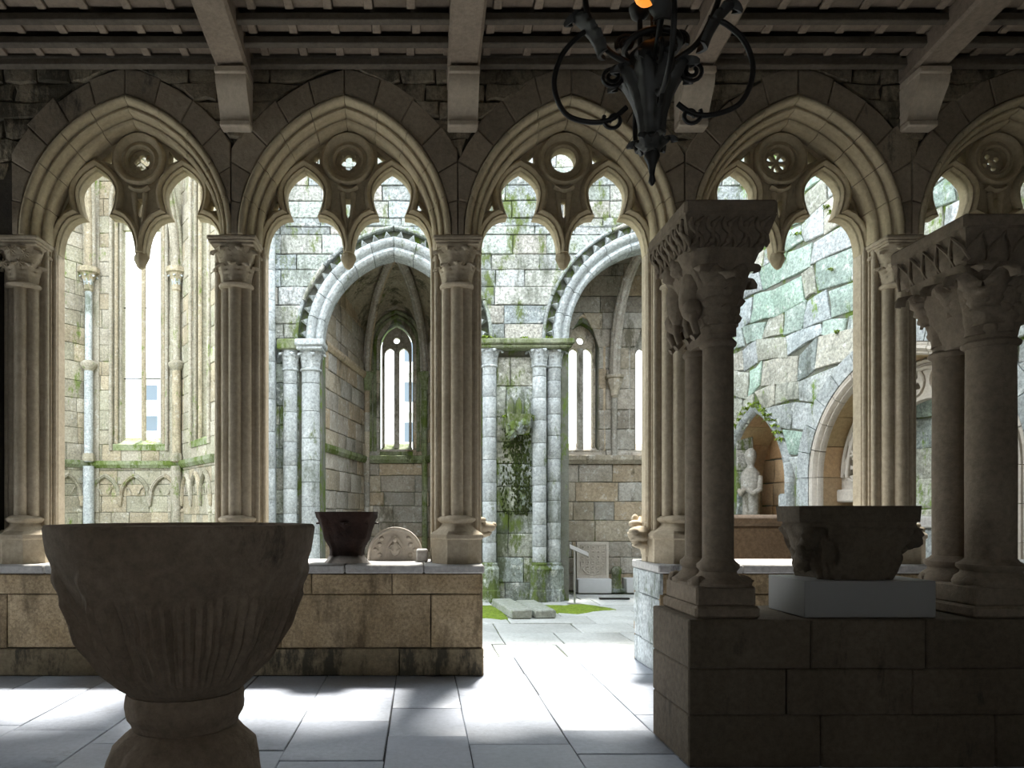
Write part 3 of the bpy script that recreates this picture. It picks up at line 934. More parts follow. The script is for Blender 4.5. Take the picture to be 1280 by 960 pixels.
# ------------------------------------------------------------------ ruined church: chancel wall with two chapel arches
CY = 11.8
def cX(px): return (px - PX) * CY / F
def cZ(py): return EYE + (PY - py) * CY / F
CSP = 4.28
A1 = dict(cx=-0.43, half=1.17, rise=1.42)
A2 = dict(cx=3.85, half=1.40, rise=1.56)
for A in (A1, A2):
    A['R'], A['c'] = arch_curve(A['half'], A['rise'])
CX0, CX1 = -2.62, 5.45; CTOP = 8.6
lp = [(CX0, CTOP), (CX0, CSP)]
for A in (A1, A2):
    lp += arch_pts(A['R'], A['c'], 0.10, 16, A['cx'], CSP)
lp += [(CX1, CSP), (CX1, CTOP)]
wc = tag(MB().plate([lp], CY + 0.10, CY + 0.55).build('wall_chancel', 'ruinmortar'), 'tall ruined ashlar wall above the two chapel arches', 'wall', kind='structure')
frC = Frame((0, CY), (1, CY))
opsC = [arch_op(A['cx'], CSP - 1, A['half'], A['rise'], CSP, 0.44) for A in (A1, A2)]
rg = random.Random(21)
ashlar(wc, frC, CX0, CX1, zrange(CSP + 0.02, CTOP, 0.29, rg, [CSP + k for A in (A1, A2) for k in (math.sqrt((A['R'] + 0.44) ** 2 - A['c'] ** 2), math.sqrt((A['R'] + 0.44) ** 2 - A['c'] ** 2) - 0.14)]), 'ruin', opsC, blen=(0.4, 0.95), joint=0.006, proud=(0.0, 0.02), rough=0.006, seed=22, chamf=0.012)
# outer rubble ring (voussoirs flush with the wall), roll archivolt, dog teeth
PR_IN = [(0.0, 0.10), (0.0, 0.05), (0.02, 0.01), (0.06, -0.015), (0.10, 0.0), (0.125, 0.045), (0.14, 0.03), (0.155, -0.02), (0.19, -0.06), (0.24, -0.06), (0.27, -0.02), (0.275, 0.06), (0.275, 0.40), (0.0, 0.40)]
PR_OUT = [(0.40, 0.12), (0.40, -0.03), (0.42, -0.045), (0.45, -0.03), (0.455, 0.12)]
tooth = MB().add([(-0.06, 0.0, 0.0), (0.06, 0.0, 0.0), (0.0, 0.0, 0.115), (0.0, -0.10, 0.05), (-0.06, 0.06, 0), (0.06, 0.06, 0), (0, 0.06, 0.115)],
                 [(0, 1, 3), (1, 2, 3), (2, 0, 3), (4, 5, 1, 0), (5, 6, 2, 1), (6, 4, 0, 2), (4, 6, 5)]).mesh('dog_tooth', 'ruinshaft', 20)
al = ['mossy chapel arch with dog-tooth edge seen behind the small relief', 'chapel arch with dog-tooth edge seen through the doorway']
for ai, A in enumerate((A1, A2)):
    t = thing('chapel_arch', al[ai], 'arch', (A['cx'], CY, CSP), 'dog-tooth chapel arches')
    for mb in voussoirs([], A['R'], A['c'], PR_IN, 6, 0, 0, gap=0.004, sub=4):
        mb.build('voussoir', 'ruinshaft', t, 50)
    for mb in voussoirs([], A['R'], A['c'], PR_OUT, 4, 0, 0, gap=0.006, sub=5):
        mb.build('hood_stone', 'ruin', t, 50)
    Q = A['R'] + 0.27; am = math.acos(A['c'] / Q)
    for s_ in (-1, 1):
        nt = 12
        for k in range(nt):
            a = am * (k + 0.5) / nt
            o = link('dog_tooth', tooth, t, (s_ * (-A['c'] + Q * math.cos(a)), 0.0, Q * math.sin(a)), (0, (PI / 2 - a) * s_, 0))

def shaft_capital(t, x, y, z0, z1, r, mat='ruinshaft'):
    """small leaf capital on an engaged shaft"""
    h = z1 - z0
    bell = MB().lathe([(r * 1.02, z0 - 0.03), (r * 1.18, z0 - 0.02), (r * 1.18, z0 + 0.005), (r, z0 + 0.02), (r * 1.05, z0 + h * 0.5), (r * 1.35, z1)], 16, x, y).build('capital_bell', mat, t, 50)
    for k in range(6):
        a = k * PI / 3 + 0.3
        link('leaf', LF_R, bell, (x + r * 1.0 * math.sin(a), y - r * 1.0 * math.cos(a), z0 + 0.02), (0, 0, a))
LF_R = leaf_mesh('leaf', 'ruinshaft', 0.20, 0.13, 0.035, 0.04)

def shaft_base(t, x, y, r, mat='ruinmossy'):
    MB().lathe([(r * 1.55, 0.0), (r * 1.55, 0.18), (r * 1.42, 0.2), (r * 1.42, 0.50), (r * 1.5, 0.53), (r * 1.3, 0.57), (r * 1.15, 0.585), (r * 1.2, 0.62), (r * 1.0, 0.64)], 8, x, y, phase=PI / 8).build('shaft_base', mat, t, 25)

# central mossy pier
t = thing('chapel_pier', 'mossy stone pier with attached shafts between the two chapel arches', 'pier', (1.6, CY, 0))
core = MB().box(-0.86, 0.86, 0.10, 0.55, 0, CSP - 0.02).build('pier_core', 'ruinmortar', t)
class FrL:
    def __init__(s, y): s.y = y
    def at(s, u, w, z): return (u, s.y - w, z)
ashlar(t, FrL(0.06), -0.34, 0.34, [0, 0.30, 0.72] + zrange(0.72, 4.02, 0.40, random.Random(4))[1:], 'ruinmossy', (), blen=(0.45, 0.75), joint=0.005, proud=(0.0, 0.012), rough=0.004, seed=31)
for sx in (-0.72, -0.46, 0.36, 0.61):
    r = 0.115
    drums(t, sx, 0.02 if abs(sx) < 0.5 else 0.10, r, 0.64, 4.0, 0.34, 'ruinshaft', seed=int(sx * 100) + 300)
    shaft_base(t, sx, 0.02 if abs(sx) < 0.5 else 0.10, r)
    shaft_capital(t, sx, 0.02 if abs(sx) < 0.5 else 0.10, 3.86, 4.13, r)
mb = MB()
mb.bbox(-0.90, 0.86, -0.16, 0.30, 4.12, 4.19, 0.02); mb.bbox(-0.94, 0.90, -0.20, 0.30, 4.18, 4.27, 0.02)
mb.build('impost', 'mossy', t)
# fern-like tufts of moss over the impost
def tuft(t, x, y, z, s, seed, mat='moss', n=26):
    rg = random.Random(seed); mb = MB()
    for i in range(n):
        a = rg.uniform(0, 2 * PI); L = s * rg.uniform(0.5, 1.0); dn = rg.uniform(-0.2, 0.9)
        bx, by = rg.uniform(-s, s) * 0.6, rg.uniform(-s, s) * 0.25
        w = s * 0.12
        p0 = Vector((x + bx, y + by, z)); d = Vector((math.cos(a), math.sin(a) * 0.6 - 0.3, dn)).normalized()
        sd_ = d.cross(Vector((0, 0, 1))); sd_ = sd_.normalized() if sd_.length > 0.01 else Vector((1, 0, 0))
        mid = p0 + d * L * 0.5 + Vector((0, 0, 0.02)); tip = p0 + d * L - Vector((0, 0, L * 0.35))
        mb.add([p0 - sd_ * w * 0.4, p0 + sd_ * w * 0.4, mid + sd_ * w, tip, mid - sd_ * w, mid + Vector((0, 0, -0.008))], [(0, 1, 2, 4), (4, 2, 3), (0, 5, 1), (5, 4, 3), (5, 3, 2), (0, 4, 5), (1, 5, 2)])
    o = mb.build('moss_tuft', mat, t, 60)
    o['kind'] = 'stuff'
for k, xx in enumerate((-0.85, -0.68, -0.5, 0.1, 0.5)):
    tuft(t, xx, -0.1, 4.28, 0.13 if k < 3 else 0.07, 60 + k)

# the mossy carved corbel on the pier
s = thing('carved_bracket', 'mossy carved canopy bracket jutting from the middle of the pier', 'bracket', (1.60, CY, 2.62))
MB().add([(-0.2, -0.02, 0.42), (0.2, -0.02, 0.42), (0.2, -0.02, 0.16), (-0.2, -0.02, 0.16), (-0.17, -0.26, 0.42), (0.19, -0.26, 0.42), (0.15, -0.20, 0.12), (-0.14, -0.20, 0.06)],
         [(0, 1, 5, 4), (4, 5, 6, 7), (0, 4, 7, 3), (1, 2, 6, 5), (3, 7, 6, 2), (0, 3, 2, 1)]).build('bracket_block', 'mossy', s, 30)
for k, xx in enumerate((-0.13, 0.0, 0.13)):
    MB().lathe([(0.05, 0.38), (0.06, 0.42), (0.06, 0.60), (0.045, 0.64), (0.01, 0.70)], 6, xx, -0.16).build('turret', 'ruinmossy', s, 30)
cf = MB()
cf.blob((-0.04, -0.21, 0.20), (0.15, 0.09, 0.10), 18, 12, amp=0.7, fr=3.2, seed=3, rot=Matrix.Rotation(0.5, 3, 'Y'))
cf.blob((0.08, -0.24, 0.27), (0.07, 0.06, 0.07), 14, 10, amp=0.7, fr=3.5, seed=5)
cf.blob((-0.12, -0.24, 0.10), (0.06, 0.05, 0.10), 12, 9, amp=0.7, fr=3, seed=6, rot=Matrix.Rotation(0.7, 3, 'Y'))
cf.build('carved_figure', 'ruinmossy', s, 60)
for k in range(5):
    tuft(s, -0.18 + 0.09 * k, -0.1, 0.38 - 0.28 * (k % 2), 0.10, 70 + k)

rgm = random.Random(123)
stk = MB()
for k in range(800):
    f = rgm.random(); zz = 0.35 - 1.55 * f
    xx = 0.14 * math.sin(k) * (1 - 0.3 * f) + (0.10 if k % 3 else -0.14) * (0.4 + f * 0.6)
    r_ = 0.005 + 0.012 * rgm.random()
    stk.blob((xx + rgm.uniform(-0.05, 0.05), 0.05, zz), (r_, 0.016, r_ * 1.8), 7, 5, amp=0.6, fr=2, seed=k * 0.37)
o = stk.build('hanging_moss', 'darkmoss', s, 60); o['kind'] = 'stuff'
# pier on the left of the first chapel arch
t = thing('chapel_pier', 'pale stone pier with leafy capitals left of the mossy chapel arch', 'pier', (-1.98, CY, 0))
MB().box(-0.62, 0.36, 0.10, 0.55, 0, CSP - 0.02).build('pier_core', 'ruinmortar', t)
ashlar(t, FrL(0.08), -0.62, -0.02, zrange(0, 4.24, 0.34, random.Random(7)), 'ruinmossy', (), blen=(0.3, 0.6), seed=33, joint=0.005)
for sx, yy, r in ((-0.15, 0.02, 0.115), (0.18, 0.06, 0.15)):
    drums(t, sx, yy, r, 0.64, 4.0, 0.42, 'ruinshaft', seed=int(sx * 100) + 500)
    shaft_base(t, sx, yy, r)
    shaft_capital(t, sx, yy, 3.80, 4.10, r)
mb = MB(); mb.bbox(-0.34, 0.02, -0.17, 0.3, 4.10, 4.27, 0.02); mb.build('impost', 'mossy', t)
mb = MB(); mb.bbox(-0.02, 0.40, -0.19, 0.3, 4.09, 4.15, 0.015); mb.bbox(-0.04, 0.43, -0.22, 0.3, 4.15, 4.26, 0.02); mb.build('impost', 'ruinshaft', t)
# tall respond of the main apse
t = thing('wall_respond', 'tall bluish clustered respond left of the mossy chapel arch', 'respond', (-2.62, 11.55, 0))
for sx, yy, r in ((-0.02, 0.05, 0.13), (0.17, 0.12, 0.10), (-0.2, 0.15, 0.10)):
    drums(t, sx, yy, r, 0.0, 8.6, 0.55, 'ruinshaft', seed=int(sx * 100) + 800)
MB().box(-0.3, 0.25, 0.12, 0.8, 0, 8.6).build('respond_core', 'ruinshaft', t)

# far right pier of the second arch (mostly behind the granite column)
t = thing('chapel_pier', 'stone pier closing the second chapel arch beside the rubble wall', 'pier', (5.35, CY, 0))
MB().box(-0.12, 0.15, 0.1, 0.55, 0, CSP).build('pier_core', 'ruinmortar', t)
ashlar(t, FrL(0.08), -0.12, 0.15, zrange(0, CSP, 0.36), 'ruin', (), seed=35)

# ------------------------------------------------------------------ chapel windows: traceried plate with two lights
def two_light(t, fr, u, w, z0, z1, wd, mat, ocz, depth=0.12):
    """plate with two lancet lights and a round eye, set back at w"""
    lw = wd / 2
    mul = wd * 0.10
    def light(c):
        h = (lw - mul) / 2
        a = arch_pts(*arch_curve(h, h * 1.35), 0, 6, c, z1 - h * 1.35)
        return [(c - h, z0)] + a + [(c + h, z0)]
    zt = ocz + 0.28
    R_o, c_o = arch_curve(wd / 2 + 0.03, wd * 0.75)
    outer_ = [(u - wd / 2 - 0.03, z0 - 0.02)] + arch_pts(R_o, c_o, 0, 10, u, max(zt - wd * 0.75, z1 - 0.1)) + [(u + wd / 2 + 0.03, z0 - 0.02)]
    mb = MB().plate([outer_, light(u - lw / 2)[::-1], light(u + lw / 2)[::-1], circle(u, ocz, 0.07, 12)], 0, depth)
    mb.v = [fr.at(p[0], w - p[1], p[2]) for p in mb.v]
    mb.build('window_tracery', mat, t, 30)
    mb = MB().box(u - mul, u + mul, -0.03, depth + 0.03, z0, z1)
    mb.v = [fr.at(p[0], w - p[1], p[2]) for p in mb.v]
    mb.build('mullion', mat, t, 30)

def wall_face(name, label, p0, p1, z0, z1, mat, ops, seed, keys=(), h=0.32, blen=(0.4, 0.9), loops=None, thick=0.5, limit=300):
    fr = Frame(p0, p1)
    base = [(0, z0), (fr.L, z0), (fr.L, z1), (0, z1)]
    mb = MB().plate([base] + (loops or []), 0.0, thick)
    mb.v = [fr.at(p[0], -0.02 - p[1], p[2]) for p in mb.v]
    w = tag(mb.build(name, 'ruinmortar'), label, 'wall', kind='structure')
    ashlar(w, fr, 0, fr.L, zrange(z0, z1, h, random.Random(seed), keys), mat, ops, blen=blen, seed=seed, joint=0.005, proud=(0.0, 0.014), rough=0.005, limit=limit)
    return w, fr

def win_loop(u, half, z0, zs, rise, n=8):
    R, c = arch_curve(half, rise)
    return ([(u - half, z0)] + arch_pts(R, c, 0, n, u, zs) + [(u + half, z0)])[::-1]

def strip(t, fr, u0, u1, z0, z1, out, mat, name='string_course'):
    prof = [(0, z0), (out * 0.5, z0), (out, z0 + (z1 - z0) * 0.45), (out, z1 - 0.01), (out * 0.8, z1), (0, z1)]
    n = len(prof); mb = MB()
    mb.add([fr.at(u0, w, z) for w, z in prof] + [fr.at(u1, w, z) for w, z in prof],
           [tuple(range(n)), tuple(range(n, 2 * n))[::-1]] + [(k, n + k, n + (k + 1) % n, (k + 1) % n) for k in range(n)])
    return mb.build(name, mat, t, 25)

def jamb_rolls(t, fr, u, half, z0, zs, rise, mat, steps=((0.0, -0.06, 0.035), (0.07, -0.02, 0.03))):
    for (off, w, r) in steps:
        R, c = arch_curve(half + off, rise + off)
        pts = [(u - half - off, z0)] + arch_pts(R, c, 0, 8, u, zs) + [(u + half + off, z0)]
        MB().tube([fr.at(p[0], w, p[1]) for p in pts], r, 8).build('jamb_roll', mat, t, 60)

def sill_block(t, fr, u, half, z0, mat, d=0.30):
    mb = MB()
    mb.add([fr.at(u - half, -d - 0.15, z0 + 0.12), fr.at(u + half, -d - 0.15, z0 + 0.12), fr.at(u + half + 0.05, 0.03, z0 - 0.10), fr.at(u - half - 0.05, 0.03, z0 - 0.10),
            fr.at(u - half, -d - 0.15, z0 - 0.25), fr.at(u + half, -d - 0.15, z0 - 0.25), fr.at(u + half + 0.05, 0.03, z0 - 0.25), fr.at(u - half - 0.05, 0.03, z0 - 0.25)],
           [(0, 1, 2, 3), (4, 5, 6, 7), (0, 3, 7, 4), (1, 2, 6, 5), (3, 2, 6, 7), (0, 1, 5, 4)])
    mb.build('sill', mat, t, 25)

# ------------------------------------------------------------------ second chapel (seen through the doorway)
BY = 13.4
W1 = (3.03, 0.27); W2 = (4.30, 0.27)            # window centre and half width (in x)
b0 = (2.2, BY); b1 = (5.6, BY)
wa, frA = wall_face('wall_chapel_doorway', 'back wall of the chapel behind the doorway, with slit windows', b0, b1, 0, 7.2, 'apse',
                    [arch_op(w[0] - 2.2, 2.62, w[1] + 0.03, 0.45, 4.55) for w in (W1, W2)], 41, keys=(2.36, 2.62), h=0.34, blen=(0.35, 0.95),
                    loops=[win_loop(w[0] - 2.2, w[1] + 0.03, 2.62, 4.55, 0.45) for w in (W1, W2)])
strip(wa, frA, 0, 3.4, 2.36, 2.52, 0.10, 'apse')
wl = ['twin slit window with stone mullion beside the mossy pier', 'twin slit window half hidden by the column at the doorway']
for i, w in enumerate((W1, W2)):
    t = thing('chapel_window', wl[i], 'window', (0, 0, 0), 'slit windows of the chapel behind the doorway')
    two_light(t, frA, w[0] - 2.2, -0.20, 2.66, 4.55, 0.50, 'apse', 4.70)
    jamb_rolls(t, frA, w[0] - 2.2, w[1] + 0.06, 2.6, 4.55, 0.5, 'apse')
    sill_block(t, frA, w[0] - 2.2, 0.3, 2.66, 'relief')
# rib shaft with bracket capital between the windows
t = thing('vault_rib', 'slender vault rib rising from a bracket between the slit windows', 'rib', (3.60, BY - 0.02, 0))
MB().lathe([(0.055, 2.50), (0.055, 3.62)], 10, 0, -0.03).build('shaft', 'apse', t)
MB().lathe([(0.05, 3.58), (0.08, 3.63), (0.07, 3.68), (0.10, 3.76), (0.14, 3.86), (0.14, 3.92), (0.17, 3.94), (0.17, 3.99), (0.10, 4.0)], 8, 0, -0.06, phase=PI / 8).build('bracket_capital', 'apse', t, 30)
pts = []
for k in range(11):
    a = k / 10
    pts.append((0.28 * a * a, -0.05 - 1.1 * (1 - math.cos(a * PI / 2)), 3.98 + 2.0 * math.sin(a * PI / 2)))
for dx, r in ((-0.07, 0.035), (0.0, 0.055), (0.07, 0.035)):
    MB().tube([(p[0] + dx, p[1], p[2]) for p in pts], r, 8).build('rib_roll', 'apse', t, 60)
# chapel vault and side walls
mbv = MB(); pr = arch_pts(A2['R'], A2['c'], 0.25, 18, A2['cx'], CSP)
full = [(pr[0][0], 0.0)] + pr + [(pr[-1][0], 0.0)]
n = len(full)
out = [(p[0] + (0.3 if p[0] > A2['cx'] else -0.3), p[1] + (0.3 if p[1] > 1 else 0)) for p in full]
vs_ = []
for yy in (CY + 0.45, BY + 0.02):
    vs_ += [(p[0], yy, p[1]) for p in full] + [(p[0], yy, p[1]) for p in out]
fs_ = []
for k in range(n - 1):
    fs_ += [(k, k + 1, 2 * n + k + 1, 2 * n + k), (n + k, n + k + 1, 3 * n + k + 1, 3 * n + k), (k, k + 1, n + k + 1, n + k), (2 * n + k, 2 * n + k + 1, 3 * n + k + 1, 3 * n + k)]
fs_ += [(0, n, 3 * n, 2 * n), (n - 1, 2 * n - 1, 4 * n - 1, 3 * n - 1)]
tag(MB().add(vs_, fs_).build('ceiling_chapel_doorway', 'vault'), 'dark pointed vault of the chapel behind the doorway', 'vault', kind='structure')

# ------------------------------------------------------------------ first chapel (polygonal apse behind the dark capital)
PA = [(-1.66, 12.3), (-1.16, 15.3), (0.14, 15.3), (0.82, 12.3)]
VS = 4.37
ww, fw = wall_face('wall_apse_left', 'whitewashed side wall of the polygonal apse with string courses', PA[0], PA[1], 0, 6.3, 'apse', (), 51, keys=(2.52, 4.3), h=0.33)
strip(ww, fw, 0.0, fw.L, 2.50, 2.64, 0.07, 'mossy'); strip(ww, fw, 0.0, fw.L, 4.27, 4.40, 0.08, 'apse')
uW = 0.66; hW = 0.30
wm, fm = wall_face('wall_apse_middle', 'mossy window wall at the back of the polygonal apse', PA[1], PA[2], 0, 6.8, 'apse', [arch_op(uW, 2.8, hW + 0.06, 0.5, 5.0)], 52, keys=(2.5, 2.8), h=0.33,
                   loops=[win_loop(uW, hW + 0.06, 2.8, 5.0, 0.5)])
strip(wm, fm, 0.0, fm.L, 2.50, 2.66, 0.09, 'mossy')
wr, frr = wall_face('wall_apse_right', 'side wall of the polygonal apse behind the doorway column', PA[2], PA[3], 0, 6.3, 'apse', (), 53, keys=(2.52,), h=0.33)
strip(wr, frr, 0.0, frr.L, 2.50, 2.64, 0.07, 'mossy')
t = thing('chapel_window', 'twin slit window with a round eye in the mossy apse wall', 'window', (0, 0, 0))
two_light(t, fm, uW, -0.22, 2.84, 5.0, 0.58, 'apse', 5.16)
jamb_rolls(t, fm, uW, hW + 0.08, 2.75, 5.0, 0.55, 'mossy', ((0.0, -0.08, 0.035), (0.08, -0.01, 0.045), (0.17, 0.03, 0.04)))
sill_block(t, fm, uW, hW, 2.84, 'mossy')
boss = Vector((-0.43, 12.9, 6.12))
rl_ = ['left rib of the apse vault meeting the mossy window wall', 'right rib of the apse vault meeting the mossy window wall']
for k, p in enumerate((PA[1], PA[2])):
    t = thing('vault_rib', rl_[k], 'rib', (p[0], p[1], 0), 'ribs of the apse vault')
    sx = 0.10 if k == 0 else -0.10
    drums(t, sx * 0.4, -0.10, 0.06, 0.0, 4.05, 0.5, 'mossy' if k else 'apse', seed=900 + k, n=10)
    MB().lathe([(0.06, 4.02), (0.09, 4.05), (0.08, 4.10), (0.12, 4.26), (0.15, 4.32), (0.15, 4.40), (0.10, 4.42)], 8, sx * 0.4, -0.12, phase=PI / 8).build('bracket_capital', 'mossy', t, 30)
    pts = []
    for j in range(13):
        a = j / 12 * PI / 2
        e = boss - Vector((p[0], p[1], VS))
        q = Vector((sx * 0.4, -0.14, 4.38)) + Vector((e.x * (1 - math.cos(a)) * 0.97, (e.y + 0.1) * (1 - math.cos(a)), (boss.z - 4.38) * math.sin(a)))
        pts.append(q)
    for d, r in ((-0.055, 0.035), (0.0, 0.055), (0.055, 0.035)):
        MB().tube([(q.x + d, q.y + abs(d) * 0.6, q.z) for q in pts], r, 8).build('rib_roll', 'apse', t, 60)
tag(MB().blob((boss.x, boss.y, boss.z), (0.17, 0.17, 0.12), amp=0.6, fr=4, seed=2).build('vault_boss', 'mossy', None, 60), 'carved boss where the apse vault ribs meet', 'boss')
# vault gores
mbv = MB()
prev = None
Pv = [(-1.75, 12.1), (-1.22, 15.36), (0.2, 15.36), (0.9, 12.1)]
wallz = [4.9, 5.35, 5.35, 4.9]
edges = []
for e in range(3):
    for j in range(6 if e < 2 else 7):
        tt = j / 6
        za = 4.75 + 0.55 * math.sin(PI * tt) + (0.45 * math.sin(PI * tt) if e == 1 else 0)
        edges.append((Pv[e][0] + (Pv[e + 1][0] - Pv[e][0]) * tt, Pv[e][1] + (Pv[e + 1][1] - Pv[e][1]) * tt, za))
M_ = 10
for lay in (0, 0.15):
    for i, e in enumerate(edges):
        for j in range(M_ + 1):
            a = j / M_ * PI / 2
            mbv.v.append((e[0] + (boss.x - e[0]) * (1 - math.cos(a)), e[1] + (boss.y - 0.7 - e[1]) * (1 - math.cos(a)), e[2] + (boss.z + 0.12 - e[2]) * math.sin(a) + lay))
ne = len(edges); K = ne * (M_ + 1)
for i in range(ne - 1):
    for j in range(M_):
        a = i * (M_ + 1) + j
        mbv.f.append((a, a + 1, a + M_ + 2, a + M_ + 1)); mbv.f.append((K + a, K + a + 1, K + a + M_ + 2, K + a + M_ + 1))
tag(mbv.build('ceiling_apse', 'vault', None, 60), 'ribbed vault cells over the polygonal apse', 'vault', kind='structure')

# ------------------------------------------------------------------ main apse with tall windows (seen behind the font)
PM = [(-9.75, 15.8), (-8.26, 18.0), (-5.98, 18.0), (-4.5, 15.8)]
MTOP = 11.0
mlabel = ['canted wall of the tall main apse on its far side', 'middle wall of the tall main apse with the long white window', 'canted wall of the tall main apse next to the second column']
wnames = ['wall_main_apse_left', 'wall_main_apse_middle', 'wall_main_apse_right']
winlab = ['tall window in the far canted wall of the main apse', 'tall two-light window glowing white behind the font', 'tall window in the canted apse wall beside the second column']
for e in range(3):
    L = (Vector(PM[e + 1]) - Vector(PM[e])).length
    u = L / 2 + (0.10 if e == 1 else (-0.35 if e == 0 else 0.3))
    hf = 0.50
    # splayed opening: wide at the face
    ow = hf + 0.16
    w, fr = wall_face(wnames[e], mlabel[e], PM[e], PM[e + 1], 0, MTOP, 'mainapse', [arch_op(u, 3.15, ow, 1.1, 9.2)], 61 + e, keys=(2.5, 2.72, 3.15, 1.86), h=0.42, blen=(0.35, 0.7),
                      loops=[win_loop(u, ow, 3.15, 9.2, 1.1)])
    strip(w, fr, 0, fr.L, 2.56, 2.74, 0.11, 'mossy')
    t = thing('tall_window', winlab[e], 'window', (0, 0, 0), 'tall windows of the main apse')
    steps = ((0.20, 0.03, 0.05), (0.10, -0.06, 0.05), (0.02, -0.14, 0.045))
    jamb_rolls(t, fr, u, hf, 3.0, 9.2, 1.0, 'mainapse', steps)
    MB().tube([fr.at(u, -0.3, 3.1), fr.at(u, -0.3, 10.0)], 0.065, 8).build('mullion', 'mainapse', t)
    mb = MB().plate([[(u - hf - 0.2, 8.6), (u + hf + 0.2, 8.6), (u + hf + 0.2, 10.6), (u - hf - 0.2, 10.6)], circle(u, 9.5, 0.28, 16), circle(u - 0.24, 8.95, 0.17, 12), circle(u + 0.24, 8.95, 0.17, 12)], 0.24, 0.36)
    mb.v = [fr.at(p[0], -p[1], p[2]) for p in mb.v]; mb.build('window_tracery', 'mainapse', t, 30)
    for s_ in (-1, 1):
        mb = MB(); 
        mb.add([fr.at(u + s_ * (hf + 0.18), 0, 3.1), fr.at(u + s_ * (hf - 0.02), -0.34, 3.1), fr.at(u + s_ * (hf - 0.02), -0.34, 9.9), fr.at(u + s_ * (hf + 0.18), 0, 9.9),
                fr.at(u + s_ * (hf + 0.24), -0.05, 3.1), fr.at(u + s_ * (hf + 0.04), -0.5, 3.1), fr.at(u + s_ * (hf + 0.04), -0.5, 9.9), fr.at(u + s_ * (hf + 0.24), -0.05, 9.9)],
               [(0, 1, 2, 3), (4, 5, 6, 7), (0, 1, 5, 4), (1, 2, 6, 5), (2, 3, 7, 6), (3, 0, 4, 7)])
        mb.build('splay', 'mainapse', t, 25)
    sill_block(t, fr, u, hf + 0.12, 3.25, 'mossy', 0.34)
    for zb in (4.85, 6.65):
        MB().tube([fr.at(u - hf, -0.3, zb), fr.at(u + hf, -0.3, zb)], 0.014, 6).build('glazing_bar', 'iron', t)
    # blind dado arcade: three little arches with brackets
    t = thing('blind_arcade', ['blind dado arches under the far canted apse wall', 'row of three blind dado arches under the tall white window', 'blind dado arches under the apse wall beside the second column'][e], 'blind arcade', (0, 0, 0), 'blind dado arcades of the main apse')
    na = 3; sp = 0.74
    for k in range(na):
        uc = fr.L / 2 + (k - 1) * sp
        R, c = arch_curve(0.29, 0.46)
        lst = voussoirs([], R, c, [(0.0, 0.0), (0.0, -0.045), (0.03, -0.075), (0.055, -0.05), (0.065, -0.07), (0.09, -0.06), (0.10, 0.0)], 1, uc, 1.86, gap=0.001, sub=8)
        for mb in lst:
            mb.v = [fr.at(p[0], -p[1] + 0.012, p[2]) for p in mb.v]; mb.build('arch_moulding', 'mainapse', t, 60)
        for s_ in (-1, 1):
            MB().tube([fr.at(uc + s_ * (0.20 - 0.03 * q), 0.03, 2.06 + 0.04 * math.sin(q * 1.3) - 0.03 * q) for q in range(5)], 0.014, 6).build('cusp', 'mainapse', t, 60)
    for k in range(na + 1):
        uc = fr.L / 2 + (k - 1.5) * sp
        mb = MB().lathe([(0.03, 1.60), (0.055, 1.64), (0.05, 1.70), (0.075, 1.78), (0.08, 1.86)], 8)
        mb.v = [fr.at(uc + p[0], 0.03 + p[1] * 0.9, p[2]) for p in mb.v]
        mb.build('bracket', 'mainapse', t, 40)
    for s_, uc in ((0, 0.18), (1, fr.L - 0.25)):
        mb = MB().lathe([(0.07, 0.0), (0.07, 1.45), (0.09, 1.47), (0.06, 1.55)], 8)
        mb.v = [fr.at(uc + p[0], p[1], p[2]) for p in mb.v]
        mb.build('colonnette_stub', 'mainapse', t, 40)
clab = ['slender ringed colonnette on the moss-streaked side of the tall white window', 'slender ringed colonnette between the tall white window and the second column']
for k, p in enumerate((PM[1], PM[2])):
    t = thing('ringed_colonnette', clab[k], 'colonnette', (p[0] + (0.05 if k == 0 else -0.05), p[1] - 0.16, 0), 'ringed colonnettes of the main apse')
    for (za, zb, r) in ((0.0, 2.6, 0.13), (2.70, 5.02, 0.105), (5.16, 7.0, 0.085)):
        MB().lathe([(r, za), (r, zb)], 14).build('shaft', 'ruinshaft' if k == 0 else 'mainapse', t)
    MB().box(-0.2, 0.2, 0.12, 0.6, 0, MTOP).build('corner_core', 'mainapse', t)
    MB().lathe([(0.10, 4.95), (0.13, 5.0), (0.20, 5.08), (0.20, 5.15), (0.15, 5.19), (0.10, 5.22)], 14).build('shaft_ring', 'mainapse', t, 50)
    MB().lathe([(0.15, 2.72), (0.15, 2.85), (0.12, 2.92)], 8, phase=PI / 8).build('shaft_base', 'mainapse', t, 30)
    bell = MB().lathe([(0.09, 6.92), (0.12, 6.96), (0.10, 7.0), (0.11, 7.15), (0.20, 7.36), (0.26, 7.38), (0.26, 7.5), (0.2, 7.52)], 8, phase=PI / 8).build('capital', 'mainapse', t, 30)
    for j in range(6):
        a = j * PI / 3
        link('leaf', LF_R, bell, (0.10 * math.sin(a), -0.10 * math.cos(a), 7.08), (0, 0, a))
    pts = []
    for j in range(12):
        a = j / 11 * 1.2
        pts.append((( -7.12 - p[0]) * (1 - math.cos(a)), -3.0 * (1 - math.cos(a)), 7.5 + 4.2 * math.sin(a)))
    for d, r in ((-0.10, 0.06), (0.0, 0.10), (0.10, 0.06)):
        MB().tube([(q[0] + d, q[1] + abs(d) * 0.5, q[2]) for q in pts], r, 8).build('rib_roll', 'mainapse', t, 60)
# return wall between the main apse and the chapel arch
wall_face('wall_main_apse_return', 'side wall linking the main apse to the chapel arches', PM[3], (-2.75, 12.2), 0, 8.6, 'mainapse', (), 71, h=0.45, blen=(0.5, 0.9))

